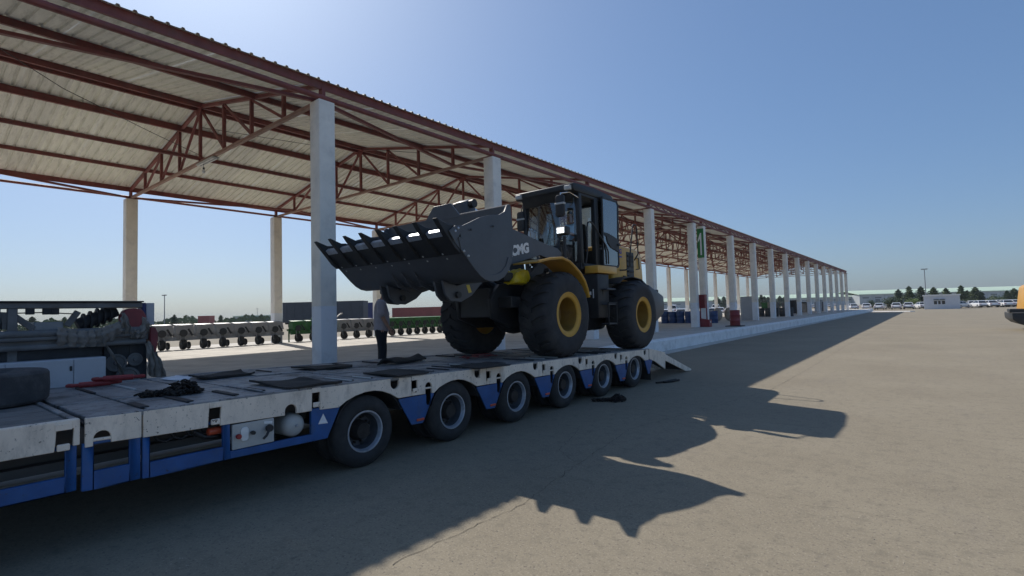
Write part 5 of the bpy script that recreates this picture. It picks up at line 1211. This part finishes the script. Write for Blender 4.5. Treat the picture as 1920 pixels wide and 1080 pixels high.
# ------------------------------------------------------------------ white cars
def car_proto():
    t = thing('parked_car', '', 'car', (0, 0, 0), 'white cars parked in rows'); L = 2.2
    low = [(-2.2, .35), (-2.22, .62), (-2.1, .86), (-1.6, .95), (1.0, .96), (1.9, .84), (2.16, .66), (2.2, .35), (1.72, .25), (1.65, .5), (1.35, .62), (1.05, .5), (.98, .25), (-.98, .25), (-1.05, .5), (-1.35, .62), (-1.65, .5), (-1.72, .25)]
    part('body', MB().prism(low, 'X', -.88, .88), 'car_white', t, .07, 40, seg=2)
    gh = MB(); pr = [(-1.75, .93), (-1.15, 1.38), (.15, 1.42), (1.05, .95)]
    n = len(pr); gh.add([(-.80 if z < 1 else -.62, y, z) for y, z in pr] + [(.80 if z < 1 else .62, y, z) for y, z in pr], [(0, 1, 2, 3), (7, 6, 5, 4), (0, 4, 5, 1), (1, 5, 6, 2), (2, 6, 7, 3)])
    part('windows', gh, 'car_glass', t, .02)
    part('roof', MB().prism([(-1.2, 1.37), (-.9, 1.43), (-.2, 1.46), (.2, 1.41), (.1, 1.395), (-1.15, 1.36)], 'X', -.63, .63), 'car_white', t, .02, 40)
    for s in (-1, 1):
        part('pillar', MB().bar((s * .79, -1.72, .95), (s * .62, -1.15, 1.40), .07, .07).bar((s * .79, 1.0, .96), (s * .62, .15, 1.42), .06, .06).bar((s * .80, -.3, .95), (s * .625, -.35, 1.42), .05, .07), 'car_white', t)
        for y in (-1.35, 1.35):
            w_ = part('wheel', MB().lathe([(-.1, .2), (-.11, .29), (-.08, .32), (.08, .32), (.11, .29), (.1, .2)], 'X', (s * .78, y, .32), 20), 'tyre', t, 0, 40)
            part('rim', MB().lathe([(0, .2), (.012, .19), (0, .05)], 'X', (s * .78 + s * .1, y, .32), 14), 'rim_silver', w_)
        part('tail_lamp', MB().box((s * .5, -2.225, .68), (s * .83, -2.14, .80)), 'car_lamp', t, .01)
        part('headlamp', MB().box((s * .48, 2.06, .64), (s * .82, 2.165, .76)), 'bulb_white', t, .01)
        part('mirror', MB().box((s * .88, .65, .95), (s * 1.02, .75, 1.07)), 'car_white', t, .02)
    part('plate', MB().box((-.26, -2.232, .50), (.26, -2.215, .61)), 'booth_trim', t)
    part('bumper', MB().box((-.8, -2.25, .32), (.8, -2.18, .46)), 'car_glass', t, .02)
    return t
proto = car_proto(); first = True
def put_car(u, v, rz, label, z=0.0, X=None):
    global first
    p = onZ(u, v, z)
    loc = Vector((float(p[0]), float(p[1]), z))
    if first: proto.location = loc; proto.rotation_euler = (0, 0, rz); proto['label'] = label; first = False
    else: copy_tree(proto, None, loc, rz, label)
CL = 'white car parked in the row in front of the trees by the guard booth'
CARL = {1728: 'white car half hidden by the guard booth on the side towards the sheds', 1800: 'white car half hidden by the guard booth on the side towards the yellow machine', 1704: 'white car parked in front of the bright yellow-green shrub', 1899: 'white car half hidden behind the yellow machine', 1599: 'white car parked beyond the end of the long shed platform'}
for u, v, r in [(1599, 580.5, .3), (1625, 580.7, .1), (1651, 580.5, -.1), (1681, 580.0, .05), (1704, 579.4, 0), (1728, 578.6, .3), (1800, 577.6, -.5), (1823, 576.5, .1), (1837, 576.6, .3), (1854, 576.3, .4), (1873, 575.4, .2), (1886, 575.6, .2), (1899, 574.6, .1)]:
    put_car(u, v, r, CARL.get(u, CL))
CL2 = 'white car parked on the sunny yard behind the far shed'
for u, X, r in [(1250, -31.5, .3), (1279, -33, .2), (1331, -31, .4), (1350, -33, .3), (1412, -33, .2), (1440, -36, .3), (1478, -34, .2), (1497, -33, .3), (1509, -36, .2), (1524, -34, .3), (1540, -36, .2), (1553, -34, .3), (1566, -37, .2)]:
    copy_tree(proto, None, Vector((X, float(onX(u, 575, X)[1]), 0)), r, CL2)
for u, X, r, l in [(1263, -42, .2, 'tall white van parked behind the row of blue drums'), (1342, -44, .3, 'tall white van parked behind the brown sacks')]:
    c = copy_tree(proto, None, Vector((X, float(onX(u, 575, X)[1]), 0)), r, l); c.scale = (1.15, 1.2, 1.55); c['category'] = 'van'; c.name = 'parked_van'; c['group'] = 'white vans behind the shed'

# ------------------------------------------------------------------ guard booth
P0 = onZ(1733, 580, 0); P1 = onZ(1795, 578.6, 0)
bx, by = float(P0[0]), float(P0[1]); bw = float(P1[0] - P0[0]) + .4
bt = thing('guard_booth', 'small white flat-roofed guard booth with dark windows', 'booth', (bx + bw / 2, by + 1.5, 0))
zt_ = float(onY(1760, 552.5, by)[2])
part('wall', MB().box((bx, by, 0), (bx + bw, by + 3.2, zt_ - .22)), 'booth_wall', bt, .02)
part('roof', MB().box((bx - .15, by - .15, zt_ - .219), (bx + bw + .15, by + 3.35, zt_)), 'booth_trim', bt, .02)
wx = float(onY(1751, 565, by)[0]); ws = float(onY(1772, 565, by)[0]) - wx
for i, (f0, f1) in enumerate(((.0, .28), (.38, .60), (.72, 1.0))):
    z0, z1 = float(onY(1760, 570.5, by)[2]), float(onY(1760, 564, by)[2])
    w_ = part('window', MB().box((wx + ws * f0, by - .02, z0), (wx + ws * f1, by - .004, z1)), 'car_glass', bt)
    part('frame', MB().box((wx + ws * f0 - .05, by - .045, z0 - .06), (wx + ws * f1 + .05, by - .021, z0)).box((wx + ws * f0 - .05, by - .045, z1), (wx + ws * f1 + .05, by - .021, z1 + .06)), 'booth_trim', w_)
for f0, f1 in ((-.02, .45), (.52, 1.0)):
    z0, z1 = float(onY(1760, 562.6, by)[2]), float(onY(1760, 560.8, by)[2]); part('awning', MB().box((wx + ws * f0, by - .25, z0), (wx + ws * f1, by - .004, z1)), 'wh_dark', bt)

# ------------------------------------------------------------------ lamp posts
def lamp_post(x, y, h, label, arms):
    t = thing('lamp_post', label, 'lamp post', (x, y, 0))
    part('mast', MB().tube([(x, y, 0), (x, y, h)], [.11, .07], 10), 'pole_grey', t)
    for s in (-1, 1):
        part('arm', MB().bar((x, y, h - .05), (x + s * arms, y, h + .02), .06, .06), 'pole_grey', t)
        part('lamp_head', MB().box((x + s * arms - .28, y - .3, h - .06), (x + s * arms + .28, y + .2, h + .14)), 'pole_grey', t, .03)
for u, vt, Y, label, ar in [(1733, 505, 140, 'tall twin-headed lamp post rising behind the guard booth', .3)]:
    p = onY(u, vt, Y); lamp_post(float(p[0]), Y, float(p[2]), label, ar)
for u, vt, X, label in [(308.5, 554, -120, 'slim lamp post beyond the grey row planter'), (482.5, 579, -230, 'distant thin lamp post beside the low far building')]:
    p = onX(u, vt, X); lamp_post(X, float(p[1]), float(p[2]), label, .35)

# ------------------------------------------------------------------ trees
def crown_mesh(seed, kind, m):
    rn = random.Random(seed); b = MB(); N = 2600 if kind == 'pine' else 1500
    tiers = 9
    for i in range(N):
        if kind == 'pine':
            t = rn.random() ** .8; z = .16 + .84 * t; tier = math.sin(t * tiers * 2 * math.pi) * .5 + .5
            R = (.31 * (1 - t) ** .62 + .02) * (.50 + .50 * tier); a = rn.uniform(0, 6.283)
            R *= 1 + .38 * math.sin(2 * a + seed * 1.7 + 9 * t) + .25 * math.sin(5 * a + seed * 2 - 14 * t)
            r = R * (.25 + .75 * math.sqrt(rn.random())); c = Vector((r * math.cos(a), r * math.sin(a), z - .05 * r / .3))
        else:
            a = rn.uniform(0, 6.283); ph = math.acos(rn.uniform(-1, 1)); rr = rn.random() ** .4 * (1 + .25 * math.sin(3 * a + seed) * math.sin(2 * ph) + .12 * math.sin(8 * a + 5 * ph))
            c = Vector((.48 * rr * math.sin(ph) * math.cos(a), .48 * rr * math.sin(ph) * math.sin(a), .5 + .48 * rr * math.cos(ph)))
        s = rn.uniform(.014, .034) * (1.2 if kind != 'pine' else 1); d = Vector((rn.gauss(0, 1), rn.gauss(0, 1), rn.gauss(0, .7))).normalized(); e = d.cross(Vector((rn.gauss(0, 1), rn.gauss(0, 1), rn.gauss(0, 1)))).normalized()
        b.add([c - d * s * 1.5, c + e * s * .7, c + d * s * 1.5, c - e * s * .7], [(0, 1, 2, 3)])
    me = bpy.data.meshes.new('crown'); me.from_pydata(b.v, [], b.f); me.materials.append(MATS[m]); return me
CR = {('pine', i): crown_mesh(i + 1, 'pine', ['leaf_dark', 'leaf_mid', 'leaf_dark', 'leaf_mid'][i]) for i in range(4)}
CR.update({('bush', i): crown_mesh(i + 9, 'bush', ['leaf_dark', 'leaf_light', 'leaf_mid'][i]) for i in range(3)})
def tree(kind, i, x, y, h, wdt, label, grp):
    t = thing('pine_tree' if kind == 'pine' else 'shrub', label, 'tree' if kind == 'pine' else 'shrub', (x, y, 0), grp)
    tk_ = MB().tube([(x, y, 0), (x + .02 * h, y, .4 * h), (x, y, .92 * h)] if kind == 'pine' else [(x, y, 0), (x, y, .5 * h)], [.026 * h, .018 * h, .004 * h] if kind == 'pine' else [.04 * h, .015 * h], 8)
    if kind == 'pine':
        for q in range(10):
            a = q * 2.4; z = h * (.22 + .065 * q); r = h * .22 * (1 - q / 12); tk_.tube([(x, y, z), (x + r * math.cos(a), y + r * math.sin(a), z + .02 * h)], [.007 * h, .002 * h], 5)
    part('trunk', tk_, 'bark', t)
    c = link('crown', CR[(kind, i)], t, (x, y, 0)); c.scale = (h * wdt, h * wdt, h); c.rotation_euler = (0, 0, x)
rn = random.Random(4); YT = 158
for k, (u, vt, i, wd) in enumerate([(1684, 543, 0, 1.05), (1704, 537.5, 1, 1.1), (1726, 537.5, 2, 1.0), (1750, 539, 1, 1.1), (1773, 540.5, 3, 1.0), (1801, 536, 1, 1.1), (1813, 545, 0, 1.2), (1828, 538.5, 3, 1.25), (1840, 548, 2, 1.1), (1888, 545, 2, 1.2), (1901, 541, 3, 1.3)]):
    Y = YT + rn.uniform(-4, 6); p = onY(u, vt, Y); tree('pine', i, float(p[0]), Y, float(p[2]), wd, 'bushy pine tree in the row behind the parked cars and guard booth', 'pines behind the parked cars')
for k, (u, vt, i, wd) in enumerate([(1666, 558, 0, 1.3), (1676, 556, 0, 1.1), (1712, 559, 1, 1.3), (1633, 562, 0, .9), (1815, 560, 0, 1.4), (1833, 561, 0, 1.4), (1790, 561, 2, 1.2), (1865, 553, 2, 1.3), (1876, 557, 0, 1.5), (1650, 566, 2, 1.3)]):
    Y = 152 + rn.uniform(-2, 3); p = onY(u, vt, Y)
    tree('bush', i, float(p[0]), Y, float(p[2]), wd, 'bright yellow-green shrub between pines beside the guard booth' if i == 1 else 'dark rounded shrub growing among the pines behind parked cars', None if i == 1 else 'shrubs among the pines')
for k, (u, vt, X, i) in enumerate([(1344, 556, -75, 0), (1357, 556.5, -78, 2), (1427, 553, -60, 0), (1433, 556, -62, 2), (1440, 557, -61, 0), (1462, 555, -58, 2), (1470, 557, -56, 0), (1398, 558, -66, 2)]):
    p = onX(u, vt, X); tree('pine', i, X, float(p[1]), float(p[2]), 1.35, 'dark pine tree on the yard beyond the far shed', 'pines beyond the far shed')
for k, (u, vt, X, kd) in enumerate([(327, 590, -150, 'pine'), (414, 591, -170, 'pine'), (60, 594, -150, 'pine'), (121, 594.5, -150, 'pine'), (490, 589, -190, 'pine')]):
    p = onX(u, vt, X); tree(kd, k % 4, X, float(p[1]), float(p[2]), 1.2, 'small dark conifer on the horizon beyond the planters', 'conifers on the horizon')
# low scrub along the horizon, far left: one mass
hb_ = MB(); rn = random.Random(8)
for k in range(7000):
    u = rn.uniform(-60, 730); X = -185 - rn.uniform(0, 12); lim = 600 + 4 * math.sin(u * .05) + 2.2 * math.sin(u * .17 + 1) + 1.2 * math.sin(u * .5)
    p = onX(u, 600, X); pt = onX(u, min(607 - u * .027 + 8, lim - u * .022 + 6), X); h = max(.4, float(pt[2])); c = Vector((X, float(p[1]), rn.random() ** .7 * h)); s = rn.uniform(.2, .5)
    d = Vector((rn.gauss(0, .4), rn.gauss(0, 1), rn.gauss(0, 1))).normalized(); e = d.cross(Vector((1, rn.gauss(0, .3), rn.gauss(0, .3)))).normalized()
    hb_.add([c - d * s, c + e * s * .7, c + d * s, c - e * s * .7], [(0, 1, 2, 3)])
me = bpy.data.meshes.new('scrub'); me.from_pydata(hb_.v, [], hb_.f); me.materials.append(MATS['leaf_mid'])
sc = link('scrub', me, kind='stuff'); tag(sc, 'low green scrub running along the far horizon', 'scrub')

# ------------------------------------------------------------------ containers and truck bodies far left
def container(u0, u1, vt, ztop_, depth, m, me_, label, wheels=True, name='truck_trailer', zb=.95, ribs=True):
    a, b = onZ(u0, vt, ztop_), onZ(u1, vt - (u1 - u0) * .0268, ztop_)
    a, b = Vector(a), Vector(b); b.z = a.z; d = (b - a).normalized(); nrm = Vector((d.y, -d.x, 0))
    if nrm.dot(Vector((-a.x, -a.y, 0))) < 0: nrm = -nrm
    L = (b - a).length; t = thing(name, label, 'container' if not wheels else 'truck trailer', ((a.x + b.x) / 2, (a.y + b.y) / 2, 0))
    def bx_(s0, s1, n0, n1, z0, z1, M_, nm, par, bev=.02):
        vs = []
        for z in (z0, z1):
            for s_, n_ in ((s0, n0), (s1, n0), (s1, n1), (s0, n1)): q = a + d * s_ - nrm * n_; vs.append((q.x, q.y, z))
        part(nm, MB().add(vs, [(3, 2, 1, 0), (4, 5, 6, 7), (0, 1, 5, 4), (1, 2, 6, 5), (2, 3, 7, 6), (3, 0, 4, 7)]), M_, par, bev)
    bx_(0, L, 0, depth, zb, ztop_, m, 'body', t); bx_(-.03, L + .03, -.03, depth + .03, ztop_ - .12, ztop_ + .001, m, 'top_rail', t)
    if ribs:
        n = max(4, int(L / 1.2))
        for i in range(n): bx_(L * (i + .4) / n, L * (i + .4) / n + .12, -.05, -.001, zb + .1, ztop_ - .15, m, 'rib', t)
    if me_: bx_(-.06, -.001, .05, depth - .05, zb + .08, ztop_ - .15, me_, 'end_door', t)
    if wheels:
        bx_(.2, L - .2, .3, depth - .3, .7, zb - .01, 'trailer_dark', 'chassis', t)
        for i in range(3):
            for s_ in (1.2 + i * 1.3,):
                q = a + d * s_ - nrm * .3; part('wheel', MB().lathe([(-.15, .3), (-.15, .5), (.15, .5), (.15, .3)], 'X', (q.x, q.y, .5), 16), 'tyre', t, 0, 40)
    return t
container(530, 681, 567.5, 4.0, 2.6, 'cont_dark', 'cont_light', 'long dark grey truck trailer parked beyond the green planters')
container(682, 705, 567.5, 3.98, 2.6, 'cont_blue', None, 'dark blue truck body parked against the long grey trailer', ribs=False)
container(735, 830, 577.5, 2.95, 2.6, 'cont_red', None, 'long brick red container beyond the dark green planter', False, 'shipping_container', .15)
container(371, 392, 592.5, 2.75, 2.5, 'cont_red', None, 'small red container standing alone on the horizon', False, 'shipping_container', .15)
fb = Vector(onX(452, 592, -200)); t = thing('far_building', 'low pale building on the horizon behind the planters', 'building', (-200, float(fb.y), 0))
fe = float(onX(513, 592, -200)[1])
part('wall', MB().box((-206, float(fb.y), 0), (-200, fe, float(fb.z) - .4)), 'wh_wall', t, .02); part('roof', MB().box((-206.3, float(fb.y) - .3, float(fb.z) - .399), (-199.7, fe + .3, float(fb.z))), 'wh_green', t, .02)
for i in range(6):
    y = float(fb.y) + (fe - float(fb.y)) * (i + .3) / 6; part('window', MB().box((-199.99, y, 1.2), (-199.95, y + 1.5, 2.4)), 'wh_dark', t)

# ------------------------------------------------------------------ long green-roofed warehouses far right
def warehouse(u0, u1, depth, vE, vR, label, bays):
    def at(u, v, dist): r_ = ray(u, v); k_ = dist / float(np.dot(r_, RM[2])); return Vector(CAM + r_ * k_)
    a = at(u0, vE[0], depth[0]); b = at(u1, vE[1], depth[1]); ra = at(u0, vR[0], depth[0]).z; rb_ = at(u1, vR[1], depth[1]).z
    ze = (a.z + b.z) / 2; zr = max(ra, rb_) + .3
    d = Vector((b.x - a.x, b.y - a.y, 0)); L = d.length; d.normalize(); nrm = Vector((-d.y, d.x, 0))
    if nrm.dot(Vector((a.x, a.y, 0))) < 0: nrm = -nrm
    t = thing('warehouse', label, 'warehouse', ((a.x + b.x) / 2, (a.y + b.y) / 2, 0))
    def P(s, n, z): q = a + d * s + nrm * n; return (q.x, q.y, z)
    def blk(s0, s1, n0, n1, z0, z1, M_, nm): return part(nm, MB().add([P(s0, n0, z0), P(s1, n0, z0), P(s1, n1, z0), P(s0, n1, z0), P(s0, n0, z1), P(s1, n0, z1), P(s1, n1, z1), P(s0, n1, z1)], [(3, 2, 1, 0), (4, 5, 6, 7), (0, 1, 5, 4), (1, 2, 6, 5), (2, 3, 7, 6), (3, 0, 4, 7)]), M_, t)
    blk(0, L, 0, 40, 0, ze, 'wh_wall', 'wall')
    part('roof', MB().add([P(-1, -1.2, ze), P(L + 1, -1.2, ze), P(L + 1, 20, zr), P(-1, 20, zr), P(L + 1, 41, ze), P(-1, 41, ze), P(-1, -1.2, ze + .5), P(L + 1, -1.2, ze + .5), P(L + 1, 20, zr + .4), P(-1, 20, zr + .4), P(L + 1, 41, ze + .5), P(-1, 41, ze + .5)], [(0, 1, 2, 3), (3, 2, 4, 5), (6, 9, 8, 7), (9, 11, 10, 8), (0, 6, 7, 1), (5, 4, 10, 11), (0, 3, 9, 6), (3, 5, 11, 9), (1, 7, 8, 2), (2, 8, 10, 4)]), 'wh_green', t)
    for i in range(bays):
        s = L * (i + .25) / bays; blk(s, s + L / bays * .5, -.06, -.005, ze * .62, ze * .76, 'wh_dark', 'window')
        if i % 3 == 1: blk(s, s + 3.5, -.07, -.006, 0, 4, 'wh_dark', 'gate')
        blk(L * i / bays, L * i / bays + .35, -.3, -.004, 0, ze - .02, 'wh_wall', 'pilaster')
warehouse(1611, 2150, (395, 380), (553, 538.5), (545.5, 530.5), 'long warehouse with pale green roof behind the pines on the right', 22)
warehouse(1180, 1609, (430, 405), (568, 557.5), (562, 552), 'lower green-roofed warehouse seen between the far shed columns', 16)

# ------------------------------------------------------------------ yellow machine at the right edge
YY = 37.0
x0 = float(onY(1883, 592, YY + 3.5)[0]); z_top = float(onY(1900, 587.5, YY)[2])
ym = thing('yellow_machine', 'yellow construction machine with black rounded counterweight at the yard edge', 'machine', (x0 + 1.5, YY + 1.5, 0))
part('counterweight', MB().prism([(x0, z_top), (x0 + .02, z_top - .32), (x0 + .25, z_top - .55), (x0 + .8, z_top - .75), (x0 + 1.4, .03), (x0 + 3.2, .03), (x0 + 3.2, z_top)], 'Y', YY, YY + 3.5), 'loader_black', ym, .05, 40, seg=2)
part('rim_strip', MB().box((x0 + .01, YY - .02, z_top + .002), (x0 + 3.2, YY + 3.5, z_top + .05)), 'machine_grey', ym, .01)
xa = float(onY(1888, 582, YY + 1.2)[0]); xb = float(onY(1905, 582, YY + 3.3)[0]); zz1 = float(onY(1895, 579.5, YY)[2])
part('step_box', MB().box((xa, YY + .1, z_top + .051), (xb + .1, YY + 1.2, zz1)), 'loader_black', ym, .02)
xt = float(onY(1910, 540, YY + 3.3)[0]); zy = float(onY(1915, 532, YY)[2])
part('bodywork', MB().prism([(xb, z_top + .051), (x0 + 3.1, z_top + .051), (x0 + 3.1, zy + .05), (xt + .15, zy), (xt, zy - .15)], 'Y', YY + .15, YY + 3.3), 'excavator_yellow', ym, .06, 40, seg=3)
part('side_vent', MB().box((xt + .9, YY + .13, z_top + .5), (xt + 1.8, YY + .148, z_top + 1.2)), 'loader_black', ym)
part('track', MB().box((x0 + 1.6, YY + .6, .002), (x0 + 3.0, YY + 3.2, .031)), 'tyre', ym, .01)

# ------------------------------------------------------------------ dusty air
def haze(density):
    b = MB().box((-1505, -1505, -1), (1505, 1505, 16)); m = bpy.data.materials.new('haze_air'); m.use_nodes = True; t = m.node_tree; t.nodes.clear()
    o = t.nodes.new('ShaderNodeOutputMaterial'); v = t.nodes.new('ShaderNodeVolumePrincipled'); v.inputs['Color'].default_value = (.72, .80, .86, 1); v.inputs['Density'].default_value = density
    t.links.new(v.outputs[0], o.inputs['Volume'])
    h = part('haze', b, m, None, smooth=0, kind='stuff'); tag(h, 'thin pale dusty haze filling the air over the yard', 'haze')
haze(.0003)
